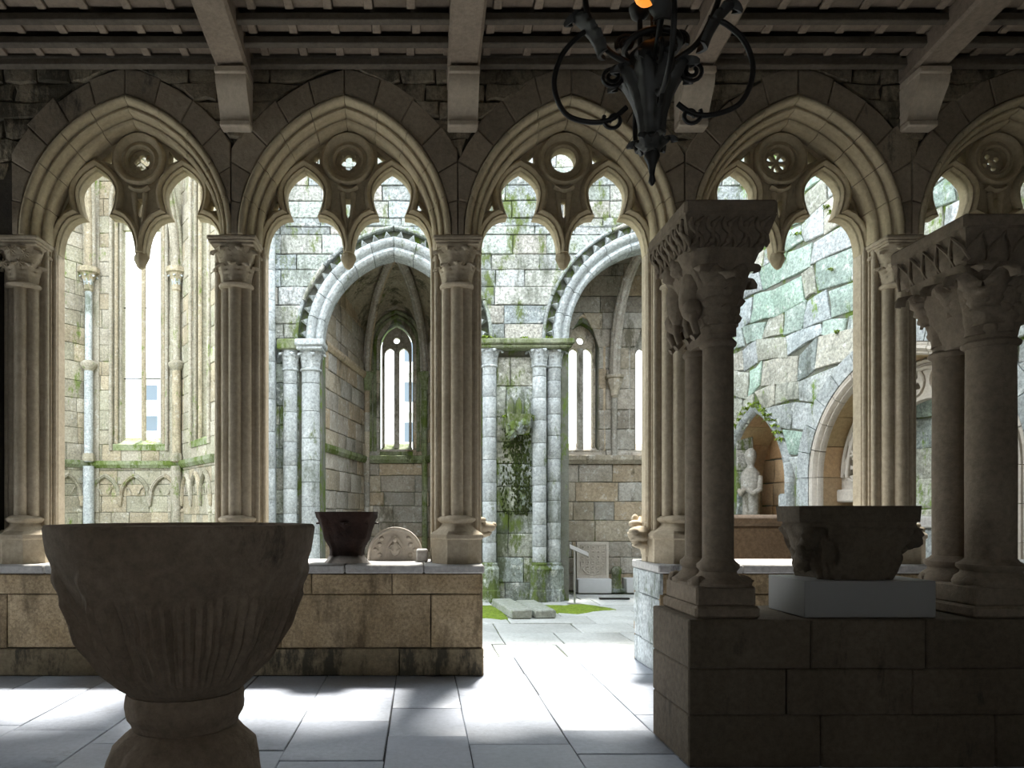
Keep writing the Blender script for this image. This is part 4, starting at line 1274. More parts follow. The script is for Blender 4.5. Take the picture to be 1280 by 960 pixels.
# ------------------------------------------------------------------ rubble wall on the right with tomb niches
Q0 = (4.95, 13.2); Q1 = (6.21, 7.16)
frW = Frame(Q0, Q1)
# Frame.w is right of travel: travelling toward the camera, right is -x: out of the wall
def wu(Y): return (Q0[1] - Y) / (Q0[1] - Q1[1]) * frW.L
N1 = dict(u=wu(8.8), half=1.36, rise=1.42, spr=1.95, z0=0.75)
N2 = dict(u=wu(11.42), half=0.70, rise=1.15, spr=1.90, z0=0.85)
loops = [win_loop(nn['u'], nn['half'] + 0.08, nn['z0'], nn['spr'], nn['rise'] + 0.08, 10) for nn in (N1, N2)]
mb = MB().plate([[(0, 0), (frW.L, 0), (frW.L, 8.4), (0, 8.4)]] + loops, 0.0, 0.9)
mb.v = [frW.at(p[0], -0.03 - p[1], p[2]) for p in mb.v]
wR = tag(mb.build('wall_ruin_right', 'ruinmortar'), 'tall rubble wall of pale green and grey stones with tomb niches', 'wall', kind='structure')
ashlar(wR, frW, 0, frW.L, zrange(0.0, 8.4, 0.38, random.Random(9), (0.75,)), 'ruinright',
       [arch_op(N1['u'], N1['z0'], N1['half'], N1['rise'], N1['spr'], 0.30), arch_op(N2['u'], N2['z0'], N2['half'], N2['rise'], N2['spr'], 0.10)],
       blen=(0.28, 0.72), joint=0.010, proud=(-0.008, 0.012), rough=0.022, seed=93, chamf=0.010, warp=0.22)
# small weeds in the joints
rg = random.Random(77)
for k in range(16):
    p = frW.at(rg.uniform(0.3, 4.2), 0.02, rg.uniform(3.4, 7.6))
    tuft(wR, p[0], p[1], p[2], rg.uniform(0.06, 0.13), 200 + k, n=14)
def niche_ring(t, nn, prof, nseg, mat, name, sub=4, jamb=True):
    R, c = arch_curve(nn['half'], nn['rise'])
    for mb in voussoirs([], R, c, prof, nseg, nn['u'], nn['spr'], gap=0.004, sub=sub):
        mb.v = [frW.at(p[0], -p[1], p[2]) for p in mb.v]; mb.build(name, mat, t, 50)
    if jamb:
        for s_ in (-1, 1):
            zs_ = zrange(nn['z0'], nn['spr'], 0.42)
            for a, b in zip(zs_, zs_[1:]):
                k = len(prof); mb = MB()
                vs = [(nn['u'] + s_ * (nn['half'] + n_), yy, a + 0.003) for n_, yy in prof] + [(nn['u'] + s_ * (nn['half'] + n_), yy, b - 0.003) for n_, yy in prof]
                mb.add([frW.at(p[0], -p[1], p[2]) for p in vs], [tuple(range(k)), tuple(range(k, 2 * k))[::-1]] + [(q, (q + 1) % k, k + (q + 1) % k, k + q) for q in range(k)])
                mb.build(name, mat, t, 50)
t = thing('tomb_niche', 'wide arched tomb niche in the rubble wall with warm sandstone soffit', 'niche', (0, 0, 0))
niche_ring(t, N1, [(0.16, 0.02), (0.16, -0.02), (0.39, -0.02), (0.39, 0.02)], 7, 'ruinshaft', 'voussoir')
niche_ring(t, N1, [(0.0, 0.10), (0.0, 0.05), (0.02, 0.02), (0.04, 0.03), (0.05, 0.0), (0.075, -0.025), (0.10, -0.02), (0.11, 0.0), (0.125, -0.01), (0.15, -0.01), (0.155, 0.1)], 6, 'relief', 'moulding')
niche_ring(t, N1, [(0.0, 0.10), (0.0, 0.78), (0.16, 0.78), (0.16, 0.10)], 5, 'warm', 'soffit_stone')
fr_b = Frame(frW.at(0, -0.80, 0)[:2], frW.at(1, -0.80, 0)[:2])
loc0 = MB().box(N1['u'] - 1.6, N1['u'] + 1.6, 0.82, 1.0, 0.5, 3.7); loc0.v = [frW.at(p[0], -p[1], p[2]) for p in loc0.v]; loc0.build('niche_back', 'ruinmortar', t)
ashlar(t, fr_b, N1['u'] - N1['half'] - 0.1, N1['u'] + N1['half'] + 0.1, zrange(0.7, 3.5, 0.4), 'ruinright', (), blen=(0.4, 0.7), seed=95, rough=0.015, chamf=0.02)
# inner tracery order hanging in the niche
t2 = thing('niche_tracery', 'broken wheel tracery hanging inside the wide tomb niche', 'tracery', (0, 0, 0))
R, c = arch_curve(N1['half'], N1['rise'])
oo = arch_pts(R, c, 0.0, 14, N1['u'], N1['spr']); ii = arch_pts(R, c, -0.50, 14, N1['u'], N1['spr'])
loop = [(oo[0][0], 1.75)] + oo + [(oo[-1][0], 1.75), (ii[-1][0], 1.75)] + ii[::-1] + [(ii[0][0], 1.75)]
hs = []
Qm = R - 0.25; am = math.acos(c / Qm)
for s_ in (-1, 1):
    for k in range(5):
        a = am * (k + 0.35) / 5
        cxx, czz = N1['u'] + s_ * (-c + Qm * math.cos(a)), N1['spr'] + Qm * math.sin(a)
        for j in range(4):
            b_ = j * PI / 2 + a * s_
            lens = [(0.018, 0), (0.09, 0.05), (0.165, 0.0), (0.09, -0.05)]
            hs.append([(cxx + x * math.cos(b_ + 0.78) - y_ * math.sin(b_ + 0.78), czz + x * math.sin(b_ + 0.78) + y_ * math.cos(b_ + 0.78)) for x, y_ in lens])
mb = MB().plate([loop] + hs, 0.40, 0.50); mb.v = [frW.at(p[0], -p[1], p[2]) for p in mb.v]; mb.build('tracery_plate', 'relief', t2, 30)
for s_ in (-1, 1):
    for k in range(5):
        a = am * (k + 0.35) / 5
        cxx, czz = N1['u'] + s_ * (-c + Qm * math.cos(a)), N1['spr'] + Qm * math.sin(a)
        MB().tube([frW.at(cxx + 0.185 * math.cos(q * PI / 10), -0.39, czz + 0.185 * math.sin(q * PI / 10)) for q in range(21)], 0.022, 6, False).build('wheel_ring', 'relief', t2, 60)
for n_ in (-0.02, -0.10):
    MB().tube([frW.at(p[0], -0.38, p[1]) for p in arch_pts(R, c, n_ - 0.02, 16, N1['u'], N1['spr'])], 0.03, 6).build('inner_moulding', 'relief', t2, 60)
for s_ in (-1, 1):
    uc = N1['u'] + s_ * (N1['half'] - 0.25)
    mb = MB().bbox(uc - 0.27, uc + 0.27, 0.32, 0.55, 1.60, 1.78, 0.02); mb.v = [frW.at(p[0], -p[1], p[2]) for p in mb.v]; mb.build('bracket', 'relief', t2)
# heraldic relief and ledge in the niche
t = thing('heraldic_relief', 'mossy carved heraldic panel standing on a ledge in the wide niche', 'relief', (0, 0, 0))
def loc_box(mb): mb.v = [frW.at(p[0], -p[1], p[2]) for p in mb.v]; return mb
uh = wu(8.25)
hz0, hz1 = 1.42, 1.98
loc_box(MB().bbox(uh - 0.30, uh + 0.30, 0.66, 0.76, hz0, hz1, 0.015)).build('panel', 'mossy', t)
loc_box(MB().plate([[(uh - 0.30, hz0), (uh + 0.30, hz0), (uh + 0.30, hz1), (uh - 0.30, hz1)], [(uh - 0.24, hz0 + 0.06), (uh - 0.24, hz1 - 0.06), (uh + 0.24, hz1 - 0.06), (uh + 0.24, hz0 + 0.06)]], 0.61, 0.67)).build('frame', 'mossy', t, 30)
for k in range(4):
    loc_box(MB().tube([(uh - 0.2 + 0.12 * k + 0.05 * math.sin(q), 0.65, hz0 + 0.1 + 0.06 * q) for q in range(7)], [0.02, 0.035, 0.03, 0.04, 0.03, 0.035, 0.02], 6)).build('carving', 'mossy', t, 60)
tag(loc_box(MB().bbox(N1['u'] - 1.3, N1['u'] + 1.3, 0.15, 0.82, 1.27, 1.41, 0.02)).build('tomb_ledge', 'cap'), 'stone ledge lid across the wide tomb niche', 'ledge')
tag(loc_box(MB().bbox(N1['u'] - 1.25, N1['u'] + 1.25, 0.22, 0.82, 0.76, 1.262, 0.02)).build('tomb_chest', 'ruinshaft'), 'plain stone tomb chest under the ledge in the wide niche', 'tomb')
# small gabled niche with statue
t = thing('statue_niche', 'small arched niche with a mossy hood holding a weathered statue', 'niche', (0, 0, 0))
niche_ring(t, N2, [(0.0, 0.06), (0.0, -0.02), (0.03, -0.06), (0.08, -0.07), (0.11, -0.03), (0.12, 0.06)], 5, 'ruinshaft', 'hood_stone')
niche_ring(t, N2, [(0.0, 0.06), (0.0, 0.65), (0.12, 0.65), (0.12, 0.06)], 4, 'warm', 'soffit_stone')
fr_c = Frame(frW.at(0, -0.66, 0)[:2], frW.at(1, -0.66, 0)[:2])
loc0 = MB().box(N2['u'] - 0.9, N2['u'] + 0.9, 0.68, 0.85, 0.5, 3.4); loc0.v = [frW.at(p[0], -p[1], p[2]) for p in loc0.v]; loc0.build('niche_back', 'ruinmortar', t)
ashlar(t, fr_c, N2['u'] - 0.8, N2['u'] + 0.8, zrange(0.8, 3.1, 0.4), 'warm', (), blen=(0.4, 0.7), seed=97, rough=0.01)
R, c = arch_curve(N2['half'], N2['rise'])
hp = arch_pts(R, c, 0.10, 12, N2['u'], N2['spr'])
for k, p in enumerate(hp[7:20]):
    q = frW.at(p[0], 0.06, p[1])
    tuft(t, q[0], q[1], q[2], 0.11, 400 + k, n=20)
loc_box(MB().bbox(N2['u'] + 0.18, N2['u'] + 0.66, 0.25, 0.60, 0.86, 1.75, 0.03)).build('tomb_slab', 'ruinshaft', t)
mb = MB().blob((N2['u'] + 0.50, 0.24, 1.38), (0.11, 0.03, 0.17), amp=0.3, seed=8); loc_box(mb).build('painted_hole_shade', 'black', t)  # black blob on the slab, the shade of a hole put into colour
st = thing('stone_statue', 'weathered standing figure carved in stone inside the small niche', 'statue', frW.at(N2['u'] - 0.36, -0.18, 0.88), rz=-0.9)
st.scale = (0.8, 0.8, 1.0)
def robe(r, z, a): return r * (1 + 0.07 * math.cos(7 * a + z * 3) * (1 if z < 1.0 else 0.3)) * (0.85 + 0.15 * abs(math.cos(a)))
MB().lathe([(0.20, 0.0), (0.19, 0.1), (0.17, 0.45), (0.16, 0.75), (0.19, 1.0), (0.20, 1.12), (0.17, 1.24), (0.07, 1.32), (0.065, 1.36), (0.10, 1.42), (0.115, 1.50), (0.10, 1.58), (0.04, 1.63)], 20, fn=robe).build('robed_body', 'apse', st, 60)
for s_ in (-1, 1):
    MB().tube([(s_ * 0.19, 0, 1.16), (s_ * 0.22, -0.05, 0.95), (s_ * 0.12, -0.17, 0.88), (s_ * 0.02, -0.2, 0.96)], [0.06, 0.055, 0.045, 0.04], 8).build('folded_arm', 'apse', st, 60)
# little carved corbel high on the wall
bk = frW.at(wu(8.95), 0, 0)
t = thing('wall_corbel', 'small carved corbel projecting high on the rubble wall near the arcade', 'corbel', (bk[0], bk[1], 4.35), rz=math.atan2(frW.w.y, frW.w.x) + PI / 2)
MB().bbox(-0.17, 0.17, -0.26, 0.0, 0.26, 0.36, 0.015).build('abacus', 'mossy', t)
MB().blob((0, -0.12, 0.14), (0.13, 0.13, 0.17), amp=0.5, fr=3, seed=4).build('carved_head', 'ruinmossy', t, 60)

# ------------------------------------------------------------------ foreground wall with paired columns
FW0, FW1, FWZ = 4.12, 4.76, 0.848
fw_ = tag(MB().box(1.56, 7.6, FW0 + 0.03, FW1 - 0.03, 0, FWZ - 0.03).build('wall_foreground', 'fore'), 'dark granite block wall carrying the paired columns', 'wall', kind='structure')
rg = random.Random(15)
for (za, zb, xs, mat) in ((0.0, 0.30, [1.535, 2.3, 3.3, 4.3, 5.3, 6.4, 7.6], 'fore'), (0.30, 0.565, [1.535, 2.10, 2.82, 3.6, 4.6, 5.6, 6.6, 7.6], 'fore'), (0.565, FWZ, [1.535, 2.24, 2.90, 3.5, 4.4, 5.5, 6.5, 7.6], 'fore')):
    for a, b in zip(xs, xs[1:]):
        MB().bbox(a + 0.003, b - 0.003, FW0 + rg.uniform(-0.006, 0.006), FW1 + rg.uniform(-0.006, 0.006), za + 0.001, zb - 0.001, 0.008).build('granite_block', mat, fw_, 25)

def lofted(rows, n=40):
    """rows: (z, hx, hy, cx, cy, power); superellipse sections"""
    mb = MB(); vs = []
    for (z, hx, hy, cx, cy, pw, bump) in rows:
        for k in range(n):
            a = 2 * PI * k / n
            c, s_ = math.cos(a), math.sin(a)
            q = 1 + (bump(a, z) if bump else 0)
            vs.append((cx + hx * q * math.copysign(abs(c) ** (2 / pw), c), cy + hy * q * math.copysign(abs(s_) ** (2 / pw), s_), z))
    fs = []
    m = len(rows)
    for i in range(m - 1):
        for k in range(n):
            k2 = (k + 1) % n
            fs.append((i * n + k, i * n + k2, (i + 1) * n + k2, (i + 1) * n + k))
    fs.append(tuple(range(n))[::-1]); fs.append(tuple((m - 1) * n + k for k in range(n)))
    return mb.add(vs, fs)

lfF = leaf_mesh('leaf', 'forecol', 0.30, 0.20, 0.035, 0.06, ridge=0.02)
def paired_column(X, r, label, kind, hw, hc=0.51):
    t = thing('paired_column', label, 'column', (X, 4.43, FWZ + 0.001), 'paired granite columns on the dark wall')
    dz = -FWZ
    # plinth with moulded foot
    mb = MB(); pw = hw * 0.66
    mb.bbox(-pw - 0.015, pw + 0.015, -0.285, 0.285, 0.0, 0.07, 0.014); mb.build('plinth_foot', 'forecol', t, 30)
    MB().bbox(-pw, pw, -0.262, 0.262, 0.068, 0.185, 0.012).build('plinth', 'forecol', t, 30)
    for k, yy in enumerate((-0.14, 0.14)):
        MB().lathe([(pw * 0.98, 0.18), (pw * 1.0, 0.20), (r * 1.42, 0.232), (r * 1.22, 0.25), (r * 1.18, 0.265), (r * 1.36, 0.285), (r * 1.36, 0.305), (r * 1.1, 0.325), (r * 1.0, 0.34)], 28, 0, yy).build('base_torus', 'forecol', t, 50)
        for s_ in (-1, 1):
            MB().blob((s_ * pw * 0.78, yy * 1.35, 0.205), (0.045, 0.045, 0.035), amp=0.3, seed=k + 2 * s_).build('corner_spur', 'forecol', t, 60)
        MB().lathe([(r * 1.0, 0.335), (r * 1.01, 0.9), (r * 0.98, 1.57), (r * 1.0, 1.6)], 28, 0, yy).build('shaft', 'forecol', t, 50)
        MB().lathe([(r * 0.98, 1.585), (r * 1.16, 1.60), (r * 1.18, 1.615), (r * 1.0, 1.635)], 28, 0, yy).build('neck_ring', 'forecol', t, 50)
    # capital: lofted double bell
    rows = []
    for j in range(15):
        f = j / 14
        z = 1.62 + (hc + 0.01) * f
        e = f ** 1.6
        bump = (lambda a, z_, f=f: 0.05 * math.cos(6 * a + (0.5 if f > 0.5 else 0)) * math.sin(PI * min(1, f * 1.2)) + 0.07 * noise.noise(Vector((2.5 * math.cos(a), 2.5 * math.sin(a), z_ * 7))))
        waist = r * 1.02 + (hw * 0.86 - r) * e
        rows.append((z, waist, 0.14 + r * 1.0 + (0.29 - 0.14 - r) * e, 0, 0, 2.4 + 2.0 * f, bump))
    bell = lofted(rows, 72).build('capital_bell', 'forecol', t, 60)
    for k, (lx, ly, a) in enumerate(((-r, 0.14, -PI / 2), (-r, -0.14, -PI / 2), (0, -0.14 - r, 0), (r, -0.14, PI / 2), (r, 0.14, PI / 2), (-r * 0.8, -0.14 - r * 0.8, -PI / 4), (r * 0.8, -0.14 - r * 0.8, PI / 4), (0, 0.14 + r, PI))):
        if kind == 'beast' and k in (0, 1): continue
        o = link('leaf', lfF, bell, (lx, ly, 1.66 + (0.05 if k in (5, 6) else 0)), (-0.18, 0, a)); o.rotation_mode = 'XYZ'
        o.rotation_euler = (0.0, 0, a)
    if kind == 'beast':
        # two beasts back to back climbing the side: bodies, haunches, heads, legs
        for yy, s_ in ((-0.12, 1), (0.16, -1)):
            b = MB()
            b.blob((-r - 0.055, yy + 0.03 * s_, 1.93), (0.065, 0.085, 0.16), amp=0.15, seed=yy * 9, rot=Matrix.Rotation(0.3 * s_, 3, 'X'))
            body_ = b.build('beast_body', 'forecol', t, 70)
            MB().blob((-r - 0.10, yy + 0.07 * s_, 2.10), (0.065, 0.075, 0.06), amp=0.35, fr=3, seed=yy * 5 + 1).build('beast_head', 'forecol', body_, 70)
            MB().blob((-r - 0.06, yy - 0.01 * s_, 1.82), (0.06, 0.07, 0.07), amp=0.1, seed=2).build('beast_haunch', 'forecol', body_, 70)
            for q in (-0.045, 0.045):
                MB().tube([(-r - 0.06, yy + q, 1.84), (-r - 0.075, yy + q * 1.2, 1.75), (-r - 0.045, yy + q * 1.1, 1.67), (-r - 0.075, yy + q * 1.1, 1.645)], [0.028, 0.024, 0.02, 0.022], 8).build('beast_leg', 'forecol', body_, 70)
    else:
        lf3 = leaf_mesh('leaf', 'forecol', 0.15, 0.15, 0.055, 0.06, ridge=0.02)
        for yy in (-0.22, -0.03, 0.2):
            link('leaf', lf3, bell, (-r - 0.035, yy, 1.80), (0, 0, -PI / 2))
        for xx in (-0.09, 0.09):
            link('leaf', lf3, bell, (xx, -0.16 - r, 1.80), (0, 0, 0))
    # abacus: tapered block
    za, zb, zt = 1.62 + hc, 1.62 + hc + 0.185, 1.62 + hc + 0.27
    lo_, hi_ = 0.8, 1.0
    mb = MB()
    A_ = [(-hw * lo_, -0.26), (hw * lo_, -0.26), (hw * lo_, 0.26), (-hw * lo_, 0.26)]
    B_ = [(-hw, -0.325), (hw, -0.325), (hw, 0.325), (-hw, 0.325)]
    mb.zprism(A_, za, zb, B_); aba = mb.build('abacus', 'forecol', t, 20)
    MB().bbox(-hw - 0.006, hw + 0.006, -0.332, 0.332, zb - 0.002, zt, 0.016).build('abacus_top', 'forecol', t, 25)
    # carved frieze on the sloping sides
    def frieze(me, nx, side):
        for k in range(nx):
            f = (k + 0.5) / nx * 2 - 1
            sl = math.atan2(hw - hw * lo_, zb - za)
            if side == 'L':
                link('frieze_leaf', me, aba, (-hw * (lo_ + 1) / 2 - 0.004, -0.29 * f, (za + zb) / 2), (0, -0.0, -PI / 2)).rotation_euler = (sl, 0, -PI / 2)
            else:
                link('frieze_leaf', me, aba, (hw * 0.9 * f, -0.2945, (za + zb) / 2), (0, 0, 0)).rotation_euler = (math.atan2(0.065, zb - za), 0, 0)
    m_ = MB()
    h_ = (zb - za) * 0.44
    if kind == 'beast':
        for (q0, q1) in (((-0.035, -h_), (0.035, h_)), ((0.035, -h_), (-0.035, h_))):
            m_.tube([(q0[0] + (q1[0] - q0[0]) * j / 6 + 0.02 * math.sin(j * 1.05), -0.004, q0[1] + (q1[1] - q0[1]) * j / 6) for j in range(7)], [0.008, 0.014, 0.016, 0.012, 0.016, 0.014, 0.008], 6)
        m_.blob((0, -0.006, 0.045), (0.02, 0.014, 0.02), 8, 6); m_.blob((0, -0.006, -0.045), (0.02, 0.014, 0.02), 8, 6)
        me = m_.mesh('frieze_leaf', 'forecol', 60); frieze(me, 7, 'L'); frieze(me, 5, 'F')
    else:
        m_.add([(-0.07, 0.0, -h_), (0.07, 0.0, -h_), (0.0, 0.0, h_), (0.0, -0.03, -h_ * 0.2), (-0.02, -0.016, -h_), (0.02, -0.016, -h_)], [(0, 4, 3), (4, 5, 3), (5, 1, 3), (1, 2, 3), (2, 0, 3), (0, 1, 2)])
        m_.tube([(-0.07, -0.006, -h_), (-0.05, -0.012, 0), (0, -0.014, h_ * 0.95), (0.05, -0.012, 0), (0.07, -0.006, -h_)], 0.010, 6)
        me = m_.mesh('frieze_leaf', 'forecol', 40); frieze(me, 5, 'L'); frieze(me, 4, 'F')
    return t
paired_column(1.775, 0.088, 'paired granite column with carved beasts on its capital, beside the doorway', 'beast', 0.262, 0.51)
paired_column(3.40, 0.125, 'thick paired granite column with leaf capital and zigzag leaf frieze on its abacus', 'leaf', 0.29, 0.43)

# white display plinth and the carved capital on it
tag(MB().bbox(2.235, 3.0, 4.185, 4.62, FWZ + 0.001, FWZ + 0.215, 0.004).build('display_plinth', 'white'), 'plain white display plinth on the dark granite wall', 'plinth')
PZ = FWZ + 0.217
t = thing('carved_capital', 'dark octagonal carved capital standing on the white plinth', 'capital', (2.585, 4.40, PZ))
t.scale = (0.87, 1.0, 1.0)
n = 8
def octo(hx, hy, ch): return [(-hx + ch, -hy), (hx - ch * 0.3, -hy), (hx, -hy + ch * 0.3), (hx, hy - ch), (hx - ch, hy), (-hx + ch, hy), (-hx, hy - ch), (-hx, -hy + ch)]
rows = []
prof = [(0.0, 0.24, 0.17), (0.03, 0.255, 0.18), (0.12, 0.285, 0.19), (0.20, 0.325, 0.205), (0.27, 0.365, 0.215), (0.31, 0.385, 0.225), (0.33, 0.375, 0.222), (0.345, 0.38, 0.225)]
mb = MB(); NN = 96
full_rows = []
for i in range(len(prof) - 1):
    for j in range(4):
        f = j / 4; a = prof[i]; b = prof[i + 1]
        full_rows.append(tuple(a[q] + (b[q] - a[q]) * f for q in range(3)))
full_rows.append(prof[-1])
bp = lambda a, z: 0.16 * noise.noise(Vector((4.5 * math.cos(a) + 4, 4.5 * math.sin(a), z * 13))) + 0.05 * math.cos(9 * a + 14 * z)
L_ = lofted([(z, hx, hy, 0.03 * (z / 0.35), 0, 5.0, bp if z < 0.31 else None) for z, hx, hy in full_rows], NN)
L_.build('capital_body', 'fore', t, 60)
MB().zprism(octo(0.385, 0.225, 0.09), 0.34, 0.435, octo(0.392, 0.23, 0.09)).build('capital_slab', 'fore', t, 20)
for k in range(3):
    MB().blob((-0.33 + 0.02 * k, -0.16 + 0.07 * k, 0.25 - 0.07 * k), (0.06, 0.06, 0.07), amp=0.4, fr=3, seed=k + 20).build('carved_lump', 'fore', t, 70)
MB().blob((0.36, -0.12, 0.25), (0.08, 0.10, 0.07), amp=0.4, fr=3, seed=33).build('carved_lump', 'fore', t, 70)

# ------------------------------------------------------------------ baptismal font
t = thing('baptismal_font', 'large dark stone baptismal font with carved bowl on a lobed stem', 'font', (-0.986, 3.03, 0))
FS = 0.942
def cat(prof, m):
    out = []
    for (a, b) in zip(prof, prof[1:]):
        for j in range(m):
            f = j / m; out.append((a[0] + (b[0] - a[0]) * f, a[1] + (b[1] - a[1]) * f))
    out.append(prof[-1]); return out
bowl = [(0.225, 0.715), (0.243, 0.728), (0.275, 0.752), (0.337, 0.824), (0.412, 0.959), (0.485, 1.127), (0.54, 1.262), (0.556, 1.30), (0.566, 1.36), (0.570, 1.40), (0.562, 1.412), (0.49, 1.414), (0.475, 1.40), (0.44, 1.2), (0.33, 0.95), (0.1, 0.86), (0.01, 0.855)]
def bowl_fn(r, z, a):
    if r < 0.2 and z > 0.8 or (z > 1.30) : 
        q = 0.0
        if z > 1.28: q = 0.004 * noise.noise(Vector((math.cos(a) * 4, math.sin(a) * 4, z * 6)))
        return r + q
    f = (z - 0.72) / 0.56
    k = 14 * a / (2 * PI)
    fr_ = (k % 1.0) - 0.5
    env = math.sin(PI * max(0, min(1, f)))
    head = math.exp(-((fr_ / 0.20) ** 2 + ((f - 0.84) / 0.08) ** 2)) * 0.040 - math.exp(-((fr_ / 0.09) ** 2 + ((f - 0.84) / 0.04) ** 2)) * 0.018
    body = (0.034 * max(0, 1 - abs(fr_) / 0.40) ** 0.6 + 0.011 * math.cos(fr_ * 34 + 2 * f)) * min(1, max(0, (0.78 - f) * 12))
    return r + env * body + head + 0.016 * env * noise.noise(Vector((math.cos(a) * 6, math.sin(a) * 6, z * 11)))
MB().lathe([(r * FS, z) for r, z in cat(bowl[:11], 9) + bowl[11:]], 288, fn=bowl_fn).build('bowl', 'font', t, 60)
MB().lathe(cat([(0.20, 0.57), (0.212, 0.58), (0.218, 0.602), (0.236, 0.63), (0.241, 0.66), (0.238, 0.70), (0.232, 0.722)], 4), 64,
           fn=lambda r, z, a: r * (1 + 0.012 * math.cos(18 * a + 30 * z) + 0.02 * noise.noise(Vector((math.cos(a) * 5, math.sin(a) * 5, z * 20))))).build('neck', 'font', t, 60)
MB().lathe(cat([(0.31, 0.12), (0.315, 0.25), (0.305, 0.36), (0.298, 0.44), (0.282, 0.504), (0.24, 0.548), (0.205, 0.575)], 5), 96,
           fn=lambda r, z, a: r * (1 + 0.06 * abs(math.cos(3.5 * a)) - 0.03 + 0.05 * noise.noise(Vector((math.cos(a) * 4, math.sin(a) * 4, z * 9))))).build('stem_base', 'font', t, 60)
MB().lathe([(0.42, 0.0), (0.42, 0.10), (0.40, 0.125), (0.3, 0.13)], 8, phase=PI / 8).build('foot_slab', 'font', t, 25)

# ------------------------------------------------------------------ pieces on the low wall
t = thing('capital_fragment', 'dark reddish carved capital fragment with sunlit top on the low wall', 'capital', ((434 - PX) * 6.72 / F, 6.72, WALL_TOP + 0.004))
rows = []
for j in range(19):
    f = j / 18; z = 0.47 * f
    h = 0.185 - 0.03 * math.sin(PI * min(1, f * 2.2)) * (1 if f < 0.45 else 0) + 0.12 * max(0, f - 0.15) ** 1.5
    if f > 0.86: h += 0.012
    if f < 0.1: h += 0.02 * (1 - f / 0.1)
    rows.append((z, h, h * 0.95, 0.0, 0, 3.2, lambda a, z_: 0.10 * noise.noise(Vector((3 * math.cos(a), 3 * math.sin(a), z_ * 7))) + 0.03 * math.cos(8 * a)))
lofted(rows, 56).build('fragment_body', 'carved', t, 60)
lfc = leaf_mesh('leaf', 'carved', 0.20, 0.13, 0.016, 0.075, ridge=0.02)
for k in range(8):
    a = k * PI / 4
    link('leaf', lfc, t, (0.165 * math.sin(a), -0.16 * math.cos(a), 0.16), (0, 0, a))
t = thing('tympanum_relief', 'pale half-round relief slab with a small figure in an almond arch', 'relief', ((494 - PX) * 6.98 / F, 6.98, WALL_TOP + 0.004))
hp = [(0.27 * math.cos(PI * k / 20), 0.02 + 0.30 * math.sin(PI * k / 20) ** 0.9) for k in range(21)]
MB().prism([(0.27, 0.0)] + hp + [(-0.27, 0.0)], 0.0, 0.10).build('slab', 'relief', t, 30)
MB().sweep([(0.265 * math.cos(PI * k / 20), 0.01 + 0.295 * math.sin(PI * k / 20) ** 0.9) for k in range(21)], [(-0.0, 0.01), (0.0, -0.012), (0.012, -0.018), (0.024, -0.01), (0.026, 0.01)], False).build('rim', 'relief', t, 50)
R, c = arch_curve(0.10, 0.21)
MB().sweep(arch_pts(R, c, 0, 8, 0, 0.03)[::-1], [(0.0, 0.01), (0.0, -0.022), (0.018, -0.022), (0.018, 0.01)], False).build('almond_arch', 'relief', t, 50)
MB().blob((0, -0.008, 0.11), (0.05, 0.03, 0.07), amp=0.1).build('figure', 'relief', t, 60)
MB().blob((0, -0.012, 0.20), (0.025, 0.025, 0.03)).build('figure_head', 'relief', t, 60)
for s_ in (-1, 1):
    MB().tube([(s_ * 0.03, -0.02, 0.15), (s_ * 0.06, -0.025, 0.11), (s_ * 0.015, -0.035, 0.10)], 0.014, 6).build('figure_arm', 'relief', t, 60)
    for (xx, zz) in ((0.15, 0.05), (0.19, 0.10), (0.15, 0.15), (0.13, 0.21)):
        MB().blob((s_ * xx, -0.005, zz), (0.025, 0.016, 0.022), 8, 6, amp=0.4, seed=xx * 50).build('scroll_boss', 'relief', t, 60)
tag(MB().bbox(-0.035, 0.075, 6.74, 6.90, WALL_TOP + 0.003, WALL_TOP + 0.12, 0.012).build('stone_block', 'cap'), 'small loose stone block against the doorway column pedestal', 'block')

def beast_head(name, label, loc, rz, s=1.0):
    t = thing(name, label, 'sculpture', loc, 'carved beast heads on the arcade ledge', rz)
    hb = MB()
    hb.blob((0, 0.0, 0.14 * s), (0.105 * s, 0.12 * s, 0.115 * s), 22, 16, amp=0.35, fr=5, seed=loc[0])
    hb.blob((0, -0.13 * s, 0.135 * s), (0.07 * s, 0.11 * s, 0.055 * s), 18, 12, amp=0.2, fr=4, seed=loc[0] + 3)
    hb.blob((0, -0.11 * s, 0.075 * s), (0.055 * s, 0.09 * s, 0.032 * s), 16, 10, amp=0.25, fr=4, seed=loc[0] + 5)
    hb.blob((0, -0.22 * s, 0.155 * s), (0.035 * s, 0.03 * s, 0.028 * s), 12, 8)
    for q in (-1, 1):
        hb.blob((q * 0.055 * s, -0.085 * s, 0.205 * s), (0.045 * s, 0.045 * s, 0.026 * s), 12, 8)
    hd_ = hb.build('head', 'pier', t, 70)
    for k in range(9):
        a = -1.6 + 0.4 * k
        MB().tube([(0.09 * s * math.sin(a), 0.02 * s, 0.20 * s + 0.05 * s * math.cos(a)), (0.12 * s * math.sin(a), 0.08 * s, 0.20 * s + 0.02 * s), (0.13 * s * math.sin(a), 0.12 * s, 0.10 * s)], [0.028 * s, 0.04 * s, 0.018 * s], 8).build('mane_lock', 'pier', hd_, 70)
    for q in (-1, 1):
        MB().blob((q * 0.052 * s, -0.115 * s, 0.178 * s), (0.016 * s, 0.016 * s, 0.014 * s), 8, 6).build('eye', 'pier', hd_)
        MB().blob((q * 0.10 * s, 0.0, 0.23 * s), (0.025 * s, 0.03 * s, 0.04 * s), 8, 6).build('ear', 'pier', hd_)
    MB().lathe([(0.05 * s, 0.0), (0.06 * s, 0.05 * s), (0.08 * s, 0.10 * s)], 10).build('neck', 'pier', t)
    return t
